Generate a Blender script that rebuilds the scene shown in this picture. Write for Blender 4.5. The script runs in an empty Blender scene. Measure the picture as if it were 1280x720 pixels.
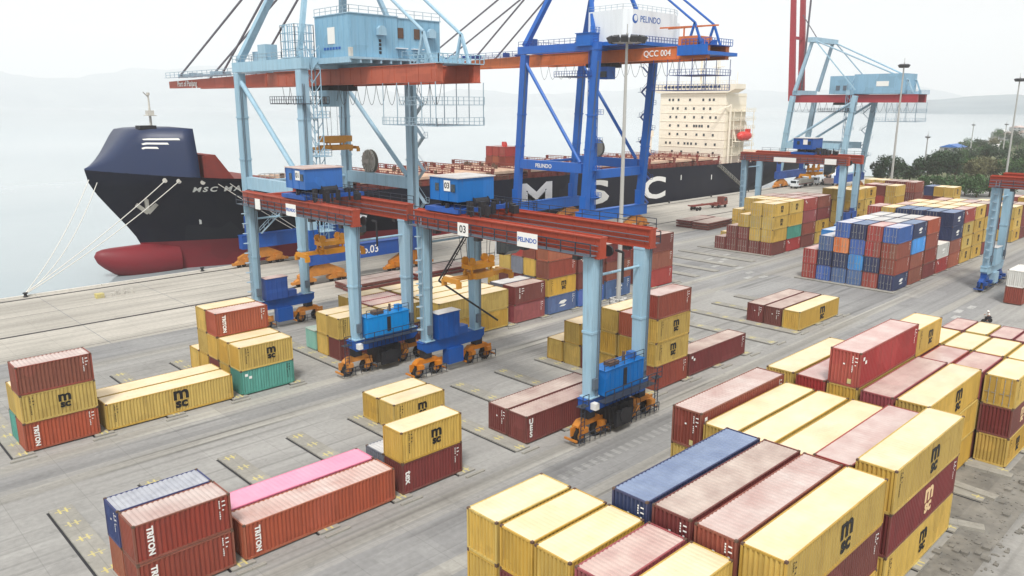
import bpy, math, random
from mathutils import Vector, Matrix
random.seed(7)
scene = bpy.context.scene
COL = scene.collection
rad = math.radians

# ---------------------------------------------------------------- camera
YAW, PITCH, ROLL, CAM_H, FPX = 0.770892, 0.231123, 0.001535, 29.9214, 978.18
f = Vector((math.sin(YAW)*math.cos(PITCH), math.cos(YAW)*math.cos(PITCH), -math.sin(PITCH)))
r = Vector((math.cos(YAW), -math.sin(YAW), 0)); u = r.cross(f)
r2 = r*math.cos(ROLL)+u*math.sin(ROLL); u2 = -r*math.sin(ROLL)+u*math.cos(ROLL)
cd = bpy.data.cameras.new('camera'); cam = bpy.data.objects.new('camera', cd); COL.objects.link(cam)
cam.matrix_world = Matrix(((r2.x, u2.x, -f.x, 0), (r2.y, u2.y, -f.y, 0), (r2.z, u2.z, -f.z, CAM_H), (0, 0, 0, 1)))
cd.sensor_fit = 'HORIZONTAL'; cd.sensor_width = 36; cd.lens = FPX/1280*36
cd.clip_start = 0.5; cd.clip_end = 40000
scene.camera = cam

# ---------------------------------------------------------------- sky, sun, exposure
SUN_EL, SUN_AZ = rad(56), rad(228)        # azimuth measured from +Y clockwise (towards +X)
w = bpy.data.worlds.new('World'); scene.world = w; w.use_nodes = True
nt = w.node_tree; nt.nodes.clear()
sky = nt.nodes.new('ShaderNodeTexSky'); sky.sky_type = 'NISHITA'; sky.sun_disc = False
sky.sun_elevation = SUN_EL; sky.sun_rotation = SUN_AZ
sky.dust_density = 4.0; sky.air_density = 1.0; sky.ozone_density = 1.0
hsv = nt.nodes.new('ShaderNodeHueSaturation'); hsv.inputs['Saturation'].default_value = 0.1
mix = nt.nodes.new('ShaderNodeMix'); mix.data_type = 'RGBA'; mix.inputs[0].default_value = 0.72
mix.inputs[7].default_value = (6.65, 6.6, 6.6, 1)
bg = nt.nodes.new('ShaderNodeBackground'); bg.inputs[1].default_value = 0.086
out = nt.nodes.new('ShaderNodeOutputWorld')
nt.links.new(sky.outputs[0], hsv.inputs['Color']); nt.links.new(hsv.outputs[0], mix.inputs[6])
nt.links.new(mix.outputs[2], bg.inputs[0]); nt.links.new(bg.outputs[0], out.inputs[0])
sd = bpy.data.lights.new('sun', 'SUN'); sd.energy = 1.9; sd.angle = rad(12); sd.color = (1, 0.96, 0.9)
so = bpy.data.objects.new('sun', sd); COL.objects.link(so)
sv = Vector((math.sin(SUN_AZ)*math.cos(SUN_EL), math.cos(SUN_AZ)*math.cos(SUN_EL), math.sin(SUN_EL)))
so.rotation_euler = sv.to_track_quat('Z', 'Y').to_euler(); so.location = sv*900
vs = scene.view_settings
vs.view_transform = 'Standard'; vs.look = 'None'; vs.exposure = 0.83; vs.gamma = 1; vs.use_curve_mapping = False
scene.cycles.max_bounces = 8; scene.cycles.volume_bounces = 4; scene.cycles.diffuse_bounces = 3
scene.cycles.glossy_bounces = 2; scene.cycles.transparent_max_bounces = 4
scene.cycles.use_denoising = True

# ---------------------------------------------------------------- materials
def lin(c):
    return tuple((x/12.92 if x <= .04045 else ((x+.055)/1.055)**2.4) for x in (v/255 for v in c))
def newmat(name):
    m = bpy.data.materials.new(name); m.use_nodes = True
    n = m.node_tree; b = n.nodes['Principled BSDF']
    return m, n, b
def N(n, t, **k):
    o = n.nodes.new(t)
    for a, v in k.items(): setattr(o, a, v)
    return o
def noise(n, scale, detail=3, coord='Object', stretch=(1, 1, 1), rough=.55, w4=None):
    tc = N(n, 'ShaderNodeTexCoord'); mp = N(n, 'ShaderNodeMapping'); mp.inputs['Scale'].default_value = stretch
    n.links.new(tc.outputs[coord], mp.inputs[0])
    t = N(n, 'ShaderNodeTexNoise'); t.inputs['Scale'].default_value = scale; t.inputs['Detail'].default_value = detail
    t.inputs['Roughness'].default_value = rough
    if w4 is not None:
        t.noise_dimensions = '4D'; n.links.new(w4, t.inputs['W'])
    n.links.new(mp.outputs[0], t.inputs['Vector'])
    return t.outputs[0]
def ramp(n, src, stops):
    r_ = N(n, 'ShaderNodeValToRGB'); e = r_.color_ramp.elements
    while len(e) < len(stops): e.new(.5)
    for i, (p_, c) in enumerate(stops):
        e[i].position = p_; e[i].color = (c, c, c, 1) if not isinstance(c, tuple) else (*c[:3], 1)
    n.links.new(src, r_.inputs[0]); return r_.outputs[0]
def mixc(n, fac, a, b, mode='MIX'):
    m_ = N(n, 'ShaderNodeMix', data_type='RGBA', blend_type=mode)
    for i, s in ((0, fac), (6, a), (7, b)):
        if hasattr(s, 'links'): n.links.new(s, m_.inputs[i])
        elif i == 0: m_.inputs[0].default_value = s
        else: m_.inputs[i].default_value = (*s[:3], 1)
    return m_.outputs[2]
def paint(name, rgb, rough=.5, dirt=.35, rust=.12, dust=0.0, var=.12, metal=0, stretch=(1.2, 1.2, .22), dustcol=(196, 188, 172), patch=0, runs=0, spec=.4):
    """weathered paint: tint varies per object, streaked dirt, rust specks, even dust"""
    m, n, b = newmat(name)
    c = lin(rgb)
    oi = N(n, 'ShaderNodeObjectInfo')
    mul = N(n, 'ShaderNodeMath', operation='MULTIPLY'); mul.inputs[1].default_value = 37.0
    n.links.new(oi.outputs['Random'], mul.inputs[0])
    hs = N(n, 'ShaderNodeHueSaturation'); hs.inputs['Color'].default_value = (*c, 1)
    mr = N(n, 'ShaderNodeMapRange'); mr.inputs[3].default_value = 1-var; mr.inputs[4].default_value = 1+var
    n.links.new(oi.outputs['Random'], mr.inputs[0]); n.links.new(mr.outputs[0], hs.inputs['Value'])
    mh_ = N(n, 'ShaderNodeMapRange'); mh_.inputs[3].default_value = .5-var*.01; mh_.inputs[4].default_value = .5+var*.09
    fr_ = N(n, 'ShaderNodeMath', operation='FRACT'); n.links.new(mul.outputs[0], fr_.inputs[0]); n.links.new(fr_.outputs[0], mh_.inputs[0]); n.links.new(mh_.outputs[0], hs.inputs['Hue'])
    ms_ = N(n, 'ShaderNodeMapRange'); ms_.inputs[3].default_value = 1.04; ms_.inputs[4].default_value = 1-var*.7; n.links.new(fr_.outputs[0], ms_.inputs[0]); n.links.new(ms_.outputs[0], hs.inputs['Saturation'])
    col = hs.outputs[0]
    if patch:
        tc = N(n, 'ShaderNodeTexCoord'); va = N(n, 'ShaderNodeVectorMath', operation='ADD'); n.links.new(tc.outputs['Object'], va.inputs[0]); n.links.new(mul.outputs[0], va.inputs[1])
        vo = N(n, 'ShaderNodeTexVoronoi', distance='CHEBYCHEV'); vo.inputs['Scale'].default_value = patch; n.links.new(va.outputs[0], vo.inputs['Vector'])
        sp_ = N(n, 'ShaderNodeSeparateColor'); n.links.new(vo.outputs['Color'], sp_.inputs[0])
        col = mixc(n, ramp(n, sp_.outputs[0], ((.86, 0.), (.861, .22))), col, tuple(x*.5 for x in c))
        col = mixc(n, ramp(n, sp_.outputs[1], ((.88, 0.), (.881, .2))), col, tuple(min(1, x*1.5+.04) for x in c))
    if dust: col = mixc(n, ramp(n, noise(n, .5, 4, w4=mul.outputs[0]), ((.3, dust*.7), (.7, min(1, dust*1.25)))), col, lin(dustcol))
    d1 = ramp(n, noise(n, 1.6, 4, stretch=stretch, w4=mul.outputs[0]), ((.42, 0.0), (.78, dirt)))
    col = mixc(n, d1, col, tuple(x*.45+.02 for x in c))
    if rust:
        rs = ramp(n, noise(n, 2.6, 5, w4=mul.outputs[0], rough=.7), ((.64, 0.0), (.74, rust*3)))
        col = mixc(n, rs, col, (.13, .055, .03))
    if runs:
        rn = ramp(n, noise(n, 1., 4, stretch=(3.2, 3.2, .16), w4=mul.outputs[0], rough=.65), ((.6, 0.), (.74, runs)))
        col = mixc(n, rn, col, (.11, .055, .03))
        gr = ramp(n, noise(n, 1., 3, stretch=(5.5, 5.5, .3), w4=mul.outputs[0]), ((.56, 0.), (.76, runs*.8)))
        col = mixc(n, gr, col, tuple(x*.3+.01 for x in c))
    n.links.new(col, b.inputs['Base Color'])
    b.inputs['Roughness'].default_value = rough; b.inputs['Metallic'].default_value = metal
    b.inputs['Specular IOR Level'].default_value = spec
    return m
def plain(name, rgb, rough=.6, metal=0, spec=.4):
    m, n, b = newmat(name); b.inputs['Base Color'].default_value = (*lin(rgb), 1)
    b.inputs['Roughness'].default_value = rough; b.inputs['Metallic'].default_value = metal
    b.inputs['Specular IOR Level'].default_value = spec
    return m
M = {}
CC = {  # container paint: wall colour, word
 'Y': ((191, 154, 66), 'yellow'), 'M': ((112, 41, 43), 'maroon'), 'R': ((158, 48, 50), 'red'), 'O': ((160, 74, 50), 'rust orange'),
 'B': ((52, 98, 168), 'blue'), 'N': ((32, 50, 90), 'navy'), 'T': ((70, 148, 132), 'teal'), 'G': ((122, 128, 140), 'grey'),
 'W': ((215, 215, 210), 'white'), 'P': ((206, 104, 140), 'pink'), 'L': ((44, 146, 214), 'bright blue'), 'V': ((146, 66, 76), 'faded maroon'),
 'S': ((74, 106, 150), 'slate blue'), 'D': ((224, 112, 52), 'orange'), 'J': ((40, 62, 118), 'navy blue'), 'X': ((134, 56, 44), 'brick red')}
for k, (c, wd) in CC.items():
    M['w'+k] = paint('container_'+wd, c, rough=.55, dirt=.45, rust=.16, dust=.03, var=.17, patch=.42, runs=.55)
    M['r'+k] = paint('roof_'+wd, c, rough=.42, dirt=.22, rust=.09, dust=.5, patch=.3, stretch=(.35, .8, 1), dustcol=(232, 224, 212))
M['rY'] = paint('roof_yellow_chalked', (222, 190, 128), rough=.42, dirt=.2, rust=.09, patch=.3, dust=.52, stretch=(.35, .8, 1), dustcol=(240, 229, 210))
M['rP'] = paint('roof_pink_chalked', (226, 122, 170), rough=.42, dirt=.12, rust=.03, dust=.25, stretch=(.35, .8, 1), dustcol=(236, 220, 226))
for k in 'BSLGRXO': M['r'+k] = paint('roof_dusty_'+CC[k][1], CC[k][0], rough=.42, dirt=.18, rust=.05, dust=.68 if k in 'BSLG' else .56, stretch=(.35, .8, 1), dustcol=(226, 222, 216))
M['rJ'] = paint('roof_grey_dusty', (120, 128, 146), rough=.45, dirt=.35, rust=.1, dust=.45, stretch=(.6, .8, 1), dustcol=(206, 206, 206))
M['rN'] = paint('roof_navy_faded', (52, 80, 122), rough=.42, dirt=.3, rust=.05, dust=.36, stretch=(.35, .8, 1), dustcol=(190, 204, 222))
M['casting'] = paint('corner_casting_steel', (96, 72, 60), rough=.7, dirt=.4)
M['black'] = plain('black_paint', (22, 22, 24)); M['white'] = plain('white_paint', (232, 232, 228))
M['logo_pale'] = plain('pale_lettering', (226, 196, 150))
M['bar'] = paint('galvanised_bar', (170, 168, 160), rough=.45, dirt=.3, rust=.05, metal=.4)
M['lblue'] = paint('crane_light_blue', (140, 182, 204), runs=.4, rough=.45, dirt=.34, rust=.08, var=.05, stretch=(1.1, 1.1, .12), dust=.16, dustcol=(214, 222, 226))
M['lblue_house'] = paint('house_light_blue', (134, 178, 204), runs=.35, patch=.3, rough=.5, dirt=.3, rust=.04, var=.03, stretch=(.8, .8, .1))
M['dblue'] = paint('crane_deep_blue', (18, 98, 184), runs=.35, rough=.42, dirt=.28, rust=.04, var=.04, stretch=(.5, .5, .12))
M['mblue'] = paint('machine_blue', (30, 106, 178), runs=.35, patch=.4, rough=.42, dirt=.3, rust=.03, var=.08, stretch=(.9, .9, .2))
M['cblue'] = paint('machine_bright_blue', (26, 140, 214), rough=.42, dirt=.3, rust=.03, var=.03, stretch=(.9, .9, .2))
M['nblue'] = paint('sill_navy_blue', (24, 80, 156), runs=.35, patch=.3, rough=.45, dirt=.3, rust=.05, var=.06, stretch=(.7, .7, .2))
M['red'] = paint('girder_red', (162, 66, 48), runs=.5, rough=.5, dirt=.35, rust=.08, var=.05, stretch=(.25, .25, .5))
M['boomred'] = paint('boom_red', (180, 84, 62), runs=.5, patch=.2, rough=.5, dirt=.35, rust=.08, var=.05, stretch=(.2, .2, .5))
M['boomorange'] = paint('boom_orange', (206, 104, 48), runs=.5, patch=.2, rough=.5, dirt=.4, rust=.1, var=.05, stretch=(.2, .2, .5))
M['boomdark'] = paint('boom_crimson', (160, 52, 66), rough=.5, dirt=.3, rust=.05, var=.05, stretch=(.2, .2, .5))
M['orange'] = paint('bogie_orange', (198, 124, 44), rough=.6, dirt=.65, rust=.25, var=.08, stretch=(1, 1, 1))
M['spreader'] = paint('spreader_yellow', (206, 142, 52), rough=.5, dirt=.5, rust=.15, var=.05, stretch=(1, 1, 1))
M['tyre'] = plain('tyre_rubber', (34, 33, 33), .85); M['rim'] = paint('wheel_rim', (176, 122, 56), dirt=.5)
M['rope'] = plain('steel_rope', (82, 84, 90), .5, .3); M['stay'] = plain('stay_bar', (96, 94, 104), .5)
M['rail'] = plain('handrail_steel', (58, 64, 76), .5, .2); M['rail_l'] = plain('handrail_pale', (150, 172, 186), .5, .1)
M['rail_b'] = plain('handrail_blue', (28, 66, 140), .5, .1)
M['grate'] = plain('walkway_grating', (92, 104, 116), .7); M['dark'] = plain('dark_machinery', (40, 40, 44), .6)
M['glass'] = plain('window_glass', (36, 46, 54), .1, 0, .8); M['whouse'] = paint('house_white', (226, 232, 236), dirt=.16, rust=.02, var=.02, stretch=(.8, .8, .1))
M['text_blue'] = plain('blue_lettering', (38, 92, 170)); M['pole'] = paint('pole_galvanised', (176, 176, 172), dirt=.2, rust=.02, metal=.2)
M['hull'] = paint('hull_navy', (14, 19, 36), spec=.2, patch=.09, rough=.55, dirt=.35, rust=.08, var=0, stretch=(.12, .12, .05))
M['shield'] = paint('bow_shield_navy', (34, 48, 80), rough=.42, dirt=.3, rust=.02, var=0, stretch=(.12, .12, .1))
M['boot'] = paint('antifouling_red', (128, 42, 50), patch=.09, rough=.5, dirt=.4, rust=.02, var=0, stretch=(.1, .1, .3))
M['deckred'] = paint('deck_red_oxide', (128, 58, 52), rough=.7, dirt=.5, rust=.1, var=.1, stretch=(.5, .5, .5))
M['hatch'] = paint('hatch_cover_buff', (214, 178, 152), rough=.6, dirt=.4, rust=.15, var=.08, stretch=(.3, .3, .3), dust=.3)
M['cream'] = paint('superstructure_cream', (240, 232, 214), runs=.18, rough=.5, dirt=.1, rust=.05, var=.03, stretch=(.3, .3, .06))
M['lifeboat'] = plain('lifeboat_red', (206, 62, 56), .4)
M['house_grey'] = plain('render_grey', (158, 160, 158), .8)
M['rubber'] = plain('fender_rubber', (28, 28, 30), .8); M['line'] = plain('mooring_rope', (214, 212, 204), .8)
M['bark'] = plain('bark', (86, 70, 54), .9); M['lamp'] = plain('lamp_housing', (70, 72, 76), .5)
M['skin'] = plain('skin', (150, 102, 76), .6); M['cloth_w'] = plain('white_cloth', (226, 226, 222), .9); M['cloth_d'] = plain('dark_cloth', (40, 42, 52), .9)
M['teal_pale'] = paint('cabinet_teal', (126, 188, 176), rough=.5, dirt=.35, rust=.1, dust=.2)
for i, (c, nm) in enumerate((((42, 66, 40), 'dark'), ((60, 90, 46), 'mid'), ((98, 98, 66), 'olive'))):
    m, n, b = newmat('foliage_'+nm); col = mixc(n, ramp(n, noise(n, .35, 3), ((.35, 0.), (.65, 1.))), tuple(x*.6 for x in lin(c)), tuple(x*1.35 for x in lin(c)))
    n.links.new(col, b.inputs['Base Color']); b.inputs['Roughness'].default_value = .7
    M['leaf%d' % i] = m

# ---------------------------------------------------------------- mesh builder
class MB:
    def __init__(s): s.v = []; s.f = []; s.m = []
    def add(s, vs_, fs, mi=0):
        o = len(s.v); s.v += [tuple(v) for v in vs_]; s.f += [tuple(i+o for i in q) for q in fs]; s.m += [mi]*len(fs); return s
    def box(s, x0, y0, z0, x1, y1, z1, mi=0):
        return s.add([(x0, y0, z0), (x1, y0, z0), (x1, y1, z0), (x0, y1, z0), (x0, y0, z1), (x1, y0, z1), (x1, y1, z1), (x0, y1, z1)],
              [(0, 3, 2, 1), (4, 5, 6, 7), (0, 1, 5, 4), (1, 2, 6, 5), (2, 3, 7, 6), (3, 0, 4, 7)], mi)
    def beam(s, p, q, w_, h=None, w2=None, h2=None, mi=0, up=(0, 0, 1)):
        p = Vector(p); q = Vector(q); d = (q-p).normalized(); U = Vector(up)
        if abs(d.dot(U)) > .97: U = Vector((0, 1, 0))
        sx = d.cross(U).normalized(); uy = sx.cross(d)
        h = h or w_; w2 = w2 or w_; h2 = h2 or (h if w2 == w_ else h*w2/w_)
        vv = [p+sx*a*w_/2+uy*b*h/2 for a, b in ((-1, -1), (1, -1), (1, 1), (-1, 1))]+[q+sx*a*w2/2+uy*b*h2/2 for a, b in ((-1, -1), (1, -1), (1, 1), (-1, 1))]
        return s.add(vv, [(0, 1, 2, 3), (7, 6, 5, 4), (0, 4, 5, 1), (1, 5, 6, 2), (2, 6, 7, 3), (3, 7, 4, 0)], mi)
    def tube(s, p, q, r0, n=8, r1=None, mi=0, cap=True):
        p = Vector(p); q = Vector(q); d = (q-p).normalized(); U = Vector((0, 0, 1)) if abs(d.z) < .95 else Vector((0, 1, 0))
        a = d.cross(U).normalized(); b = d.cross(a); r1 = r0 if r1 is None else r1
        vv = []; 
        for c, rr in ((p, r0), (q, r1)):
            vv += [c+a*math.cos(2*math.pi*i/n)*rr+b*math.sin(2*math.pi*i/n)*rr for i in range(n)]
        fs = [(i, (i+1) % n, n+(i+1) % n, n+i) for i in range(n)]
        if cap: fs += [tuple(range(n))[::-1], tuple(range(n, 2*n))]
        return s.add(vv, fs, mi)
    def path(s, pts, r0, n=5, mi=0):
        for a, b in zip(pts, pts[1:]): s.tube(a, b, r0, n, mi=mi)
        return s
    def prism(s, poly, axis, c0, c1, mi=0):
        n = len(poly); P = (lambda a, b, c: (c, a, b), lambda a, b, c: (a, c, b), lambda a, b, c: (a, b, c))[axis]
        vv = [P(a, b, c0) for a, b in poly]+[P(a, b, c1) for a, b in poly]
        return s.add(vv, [tuple(range(n)), tuple(range(n, 2*n))[::-1]]+[(i, n+i, n+(i+1) % n, (i+1) % n) for i in range(n)], mi)
    def lathe(s, c, axis, prof, n=16, mi=0):
        """prof: list of (offset along axis, radius)"""
        c = Vector(c); d = Vector(axis).normalized(); U = Vector((0, 0, 1)) if abs(d.z) < .95 else Vector((1, 0, 0))
        a = d.cross(U).normalized(); b = d.cross(a); vv = []; k = len(prof)
        for o, rr in prof: vv += [c+d*o+a*math.cos(2*math.pi*i/n)*rr+b*math.sin(2*math.pi*i/n)*rr for i in range(n)]
        fs = [(j*n+i, j*n+(i+1) % n, (j+1)*n+(i+1) % n, (j+1)*n+i) for j in range(k-1) for i in range(n)]
        fs += [tuple(range(n))[::-1], tuple(range((k-1)*n, k*n))]
        return s.add(vv, fs, mi)
    def railing(s, pts, h=1.1, r0=.035, step=1.8, rails=(1, .5)):
        for a, b in zip(pts, pts[1:]):
            a = Vector(a); b = Vector(b); n = max(1, round((b-a).length/step))
            for i in range(n+1):
                p = a.lerp(b, i/n); s.beam(p, p+Vector((0, 0, h)), r0*2)
            for k in rails: s.beam(a+Vector((0, 0, h*k)), b+Vector((0, 0, h*k)), r0*2)
        return s
    def mesh(s, name, mats, smooth=False):
        me = bpy.data.meshes.new(name); me.from_pydata(s.v, [], s.f)
        for m_ in (mats if isinstance(mats, (list, tuple)) else [mats]): me.materials.append(M[m_] if isinstance(m_, str) else m_)
        if any(s.m): me.polygons.foreach_set('material_index', s.m)
        if smooth: me.polygons.foreach_set('use_smooth', [True]*len(me.polygons))
        me.update(); fixn(me); return me
    def build(s, name, mats, parent=None, loc=(0, 0, 0), smooth=False):
        return obj(name, s.mesh(name, mats, smooth), parent, loc)
import bmesh
def fixn(me):
    bm = bmesh.new(); bm.from_mesh(me); bmesh.ops.recalc_face_normals(bm, faces=bm.faces); bm.to_mesh(me); bm.free()
def obj(name, me, parent=None, loc=(0, 0, 0), rot=None, mat=None):
    o = bpy.data.objects.new(name, me); COL.objects.link(o); o.location = loc
    if rot: o.rotation_euler = rot
    if parent: o.parent = parent
    if mat:
        o.material_slots[0].link = 'OBJECT'; o.material_slots[0].material = M[mat]
    return o
def thing(name, label, cat, loc=(0, 0, 0), group=None, rz=0):
    o = bpy.data.objects.new(name, None); COL.objects.link(o); o.location = loc; o.rotation_euler = (0, 0, rz)
    o.empty_display_size = .5
    return tag(o, label, cat, group)
def tag(o, label, cat, group=None):
    o['label'] = label; o['category'] = cat
    if group: o['group'] = group
    return o
def struct(o): o['kind'] = 'structure'; return o
TXT = {}
def text_mesh(s, size=1., bold=.0, depth=.01, mat='white', spacing=1.):
    key = (s, size, bold, mat, spacing)
    if key in TXT: return TXT[key]
    cu = bpy.data.curves.new('lettering', 'FONT'); cu.body = s; cu.size = size; cu.offset = bold; cu.extrude = depth
    cu.align_x = 'CENTER'; cu.align_y = 'CENTER'; cu.space_character = spacing; cu.resolution_u = 3; cu.space_line = .78
    to = bpy.data.objects.new('lettering', cu); COL.objects.link(to)
    dg = bpy.context.evaluated_depsgraph_get(); me = bpy.data.meshes.new_from_object(to.evaluated_get(dg))
    bpy.data.objects.remove(to); bpy.data.curves.remove(cu)
    me.materials.clear(); me.materials.append(M[mat]); TXT[key] = me
    return me
R_NEAR = (math.pi/2, 0, 0)                 # faces -Y
R_END = (math.pi/2, 0, -math.pi/2)         # faces -X
def lettering(s, parent, loc, size, mat='white', rot=R_NEAR, bold=0., name='lettering', spacing=1.):
    return obj(name, text_mesh(s, size, bold, .012, mat, spacing), parent, loc, rot)
HAZE = True
# ---------------------------------------------------------------- the setting: sea, yard, quay, hills
def pavement(name, a, b, streak=.35, stain=.3, rough=.85, big=.03, seam=.24):
    m, n, bs = newmat(name); a = lin(a); b = lin(b)
    col = mixc(n, ramp(n, noise(n, big, 5), ((.35, 0.), (.65, 1.))), a, b)
    st = ramp(n, noise(n, 1., 5, stretch=(.012, .5, 1)), ((.4, 0.), (.75, streak)))
    col = mixc(n, st, col, tuple(x*.45 for x in a))
    st2 = ramp(n, noise(n, 1., 4, stretch=(.008, .3, 1), rough=.6), ((.5, 0.), (.78, streak*.7)))
    col = mixc(n, st2, col, tuple(min(1, x*1.5) for x in b))
    s2 = ramp(n, noise(n, .16, 6, rough=.68), ((.56, 0.), (.68, stain)))
    col = mixc(n, s2, col, tuple(x*.4 for x in a))
    s3 = ramp(n, noise(n, .9, 3, rough=.6), ((.64, 0.), (.72, stain*.9)))
    col = mixc(n, s3, col, tuple(x*.35 for x in a))
    tc = N(n, 'ShaderNodeTexCoord'); mp = N(n, 'ShaderNodeMapping'); mp.inputs['Scale'].default_value = (.07, .16, 1); n.links.new(tc.outputs['Object'], mp.inputs[0])
    vo = N(n, 'ShaderNodeTexVoronoi', distance='CHEBYCHEV'); vo.inputs['Scale'].default_value = 1.; n.links.new(mp.outputs[0], vo.inputs['Vector'])
    sp_ = N(n, 'ShaderNodeSeparateColor'); n.links.new(vo.outputs['Color'], sp_.inputs[0])
    col = mixc(n, ramp(n, sp_.outputs[0], ((.8, 0.), (.802, stain*.55))), col, tuple(x*.62 for x in a))
    col = mixc(n, ramp(n, sp_.outputs[1], ((.84, 0.), (.842, stain*.5))), col, tuple(min(1, x*1.35) for x in b))
    br = N(n, 'ShaderNodeTexBrick'); br.inputs['Scale'].default_value = 1.; br.inputs['Mortar Size'].default_value = .03; br.inputs['Brick Width'].default_value = 5.; br.inputs['Row Height'].default_value = 4.2; br.offset = 0.
    n.links.new(tc.outputs['Object'], br.inputs['Vector']); 
    col = mixc(n, ramp(n, br.outputs['Fac'], ((.2, 0.), (.9, seam))), col, tuple(x*.3 for x in a))
    tk = ramp(n, noise(n, 1., 2, stretch=(.004, 1.5, 1), rough=.4), ((.55, 0.), (.66, streak*.85)))
    tk2 = ramp(n, noise(n, .05, 2), ((.42, 0.), (.6, 1.)))
    col = mixc(n, mixc(n, 1., tk, tk2, 'MULTIPLY'), col, tuple(x*.28 for x in a))
    fine = ramp(n, noise(n, 2.2, 4), ((.3, .9), (.7, 1.07)))
    col = mixc(n, 1., col, fine, 'MULTIPLY')
    n.links.new(col, bs.inputs['Base Color']); bs.inputs['Roughness'].default_value = rough
    bs.inputs['Specular IOR Level'].default_value = .3
    bp = N(n, 'ShaderNodeBump'); bp.inputs['Strength'].default_value = .25; bp.inputs['Distance'].default_value = .03
    n.links.new(noise(n, 3., 4), bp.inputs['Height']); n.links.new(bp.outputs[0], bs.inputs['Normal'])
    return m
M['yard'] = pavement('yard_paving', (148, 147, 144), (162, 161, 157), .42, .3)
M['lane'] = pavement('lane_asphalt', (138, 138, 138), (154, 154, 152), .6, .3)
M['runway'] = pavement('runway_concrete', (156, 154, 149), (172, 170, 162), .85, .3)
M['apron'] = pavement('quay_concrete', (170, 166, 157), (192, 187, 177), .5, .15)
M['beam'] = pavement('footing_concrete', (150, 148, 141), (164, 161, 152), .2, .5, big=.3)
M['soil'] = pavement('rubble_soil', (108, 106, 101), (138, 135, 128), .1, .35, big=.5, seam=0)
M['kerb'] = pavement('coping_concrete', (196, 194, 186), (210, 206, 198), .2, .15)
M['ypaint'] = pavement('worn_yellow_paint', (206, 192, 118), (184, 176, 140), .2, .6, big=.9, seam=0)
M['wpaint'] = pavement('worn_white_paint', (190, 190, 187), (168, 168, 165), .4, .6, big=.9)
M['fpaint'] = pavement('faded_white_paint', (164, 164, 162), (152, 152, 150), .5, .6, big=1.2)
M['land'] = pavement('scrub_ground', (74, 88, 58), (112, 112, 84), .1, .4, big=.05, seam=0)
def sheet(name, x0, y0, x1, y1, z, mat, parent=None):
    o = MB().add([(x0, y0, z), (x1, y0, z), (x1, y1, z), (x0, y1, z)], [(0, 1, 2, 3)]).build(name, mat, parent)
    if not parent: struct(o)
    return o
QY = 141.0
# sea
m, n, b = newmat('harbour_water')
n.links.new(mixc(n, ramp(n, noise(n, .004, 4, stretch=(.35, 1, 1)), ((.35, 0.), (.65, 1.))), lin((140, 156, 162)), lin((166, 177, 180))), b.inputs['Base Color']); b.inputs['Roughness'].default_value = .12
b.inputs['IOR'].default_value = 1.33
bp = N(n, 'ShaderNodeBump'); bp.inputs['Strength'].default_value = .12; bp.inputs['Distance'].default_value = .3
n.links.new(noise(n, .12, 4, stretch=(1, .6, 1)), bp.inputs['Height']); n.links.new(bp.outputs[0], b.inputs['Normal'])
M['sea'] = m
sheet('sea', -10400, -10400, 10400, 10400, -2.6, 'sea')
# land body with quay wall
land = MB(); land.box(-500, -700, -5, 340, QY-.6, -.02)
struct(land.build('quay_ground', 'yard'))
g2 = MB(); 
pts = [(340, -700), (340, QY-.6), (352, 128), (430, 122), (500, 160), (600, 168), (800, 190), (1200, 215), (1700, 150), (2300, -200), (2300, -700)]
g2.prism(pts, 2, -5, -.05); struct(g2.build('shore_ground', 'land'))
yard = sheet('yard_pavement', -500, -700, 339.9, 104.6, 0, 'yard')
apron = sheet('quay_apron', -500, 104.6, 339.9, QY-.6, .0, 'apron')
# coping of the quay
cp = MB()
for i in range(28):
    cp.box(-130+i*17, QY-.6, -2.0, -130+i*17+16.9, QY, .16)
struct(cp.build('quay_coping', 'kerb'))
# lanes, runways, crane rails
for y0, y1 in ((31.5, 41.6), (68.6, 71.3), (98.6, 104.4)): sheet('traffic_lane', -300, y0, 339, y1, .004, 'lane', yard)
sheet('traffic_lane', 112.2, 41.6, 129.8, 104.4, .006, 'lane', yard)
for y in (36.0, 43.2, 67.0, 72.8, 96.8):
    sheet('wheel_runway', -300, y-.75, 339, y+.75, .008, 'runway', yard)
M['railsteel'] = plain('crane_rail_steel', (78, 72, 68), .5, .5)
for y in (116.5, 138.5):
    MB().box(-300, y-.32, .0, 339, y-.08, .006).box(-300, y+.08, 0, 339, y+.32, .006).build('rail_slot', 'dark', apron)
    MB().box(-300, y-.05, 0, 339, y+.05, .03).build('crane_rail', 'railsteel', apron)
for y in (105.6, 127.3): MB().box(-300, y-.05, 0, 339, y+.05, .005).build('slab_joint', 'dark', apron)
for i in range(26): MB().box(-60+i*15, 104.7, 0, -60+i*15+.05, QY-.7, .004).build('slab_joint', 'grate', apron)
# footing beams under the stacks, with worn yellow corner marks
fb = MB().box(-.8, 0, 0, .8, 17.0, .13).mesh('footing_beam', 'beam'); fg = MB().box(-.98, .1, 0, -.81, 16.9, .012).mesh('edge_shade', 'dark')  # dark strip is painted shade along the beam's -X side, no real gap
mk = MB()
for dy in (0.5, 3.2, 5.85, 8.5, 11.1, 13.8, 16.3):
    mk.box(-.55, dy-.05, 0, .55, dy+.05, .004); mk.box(-.3, dy-.42, 0, -.16, dy+.42, .005); mk.box(.16, dy-.42, 0, .3, dy+.42, .005)
mk = mk.mesh('corner_marks', 'ypaint')
def footings(y0, xs):
    for x in xs:
        o = obj('footing_beam', fb, yard, (x, y0-.45, .0)); k = obj('corner_marks', mk, o, (0, 0, .133)) if x < 110 else None; obj('edge_shade', fg, o)
footings(45.9, [13.0+6.52*i for i in range(-3, 16)]+[131.2+6.52*i for i in range(8)])
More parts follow.
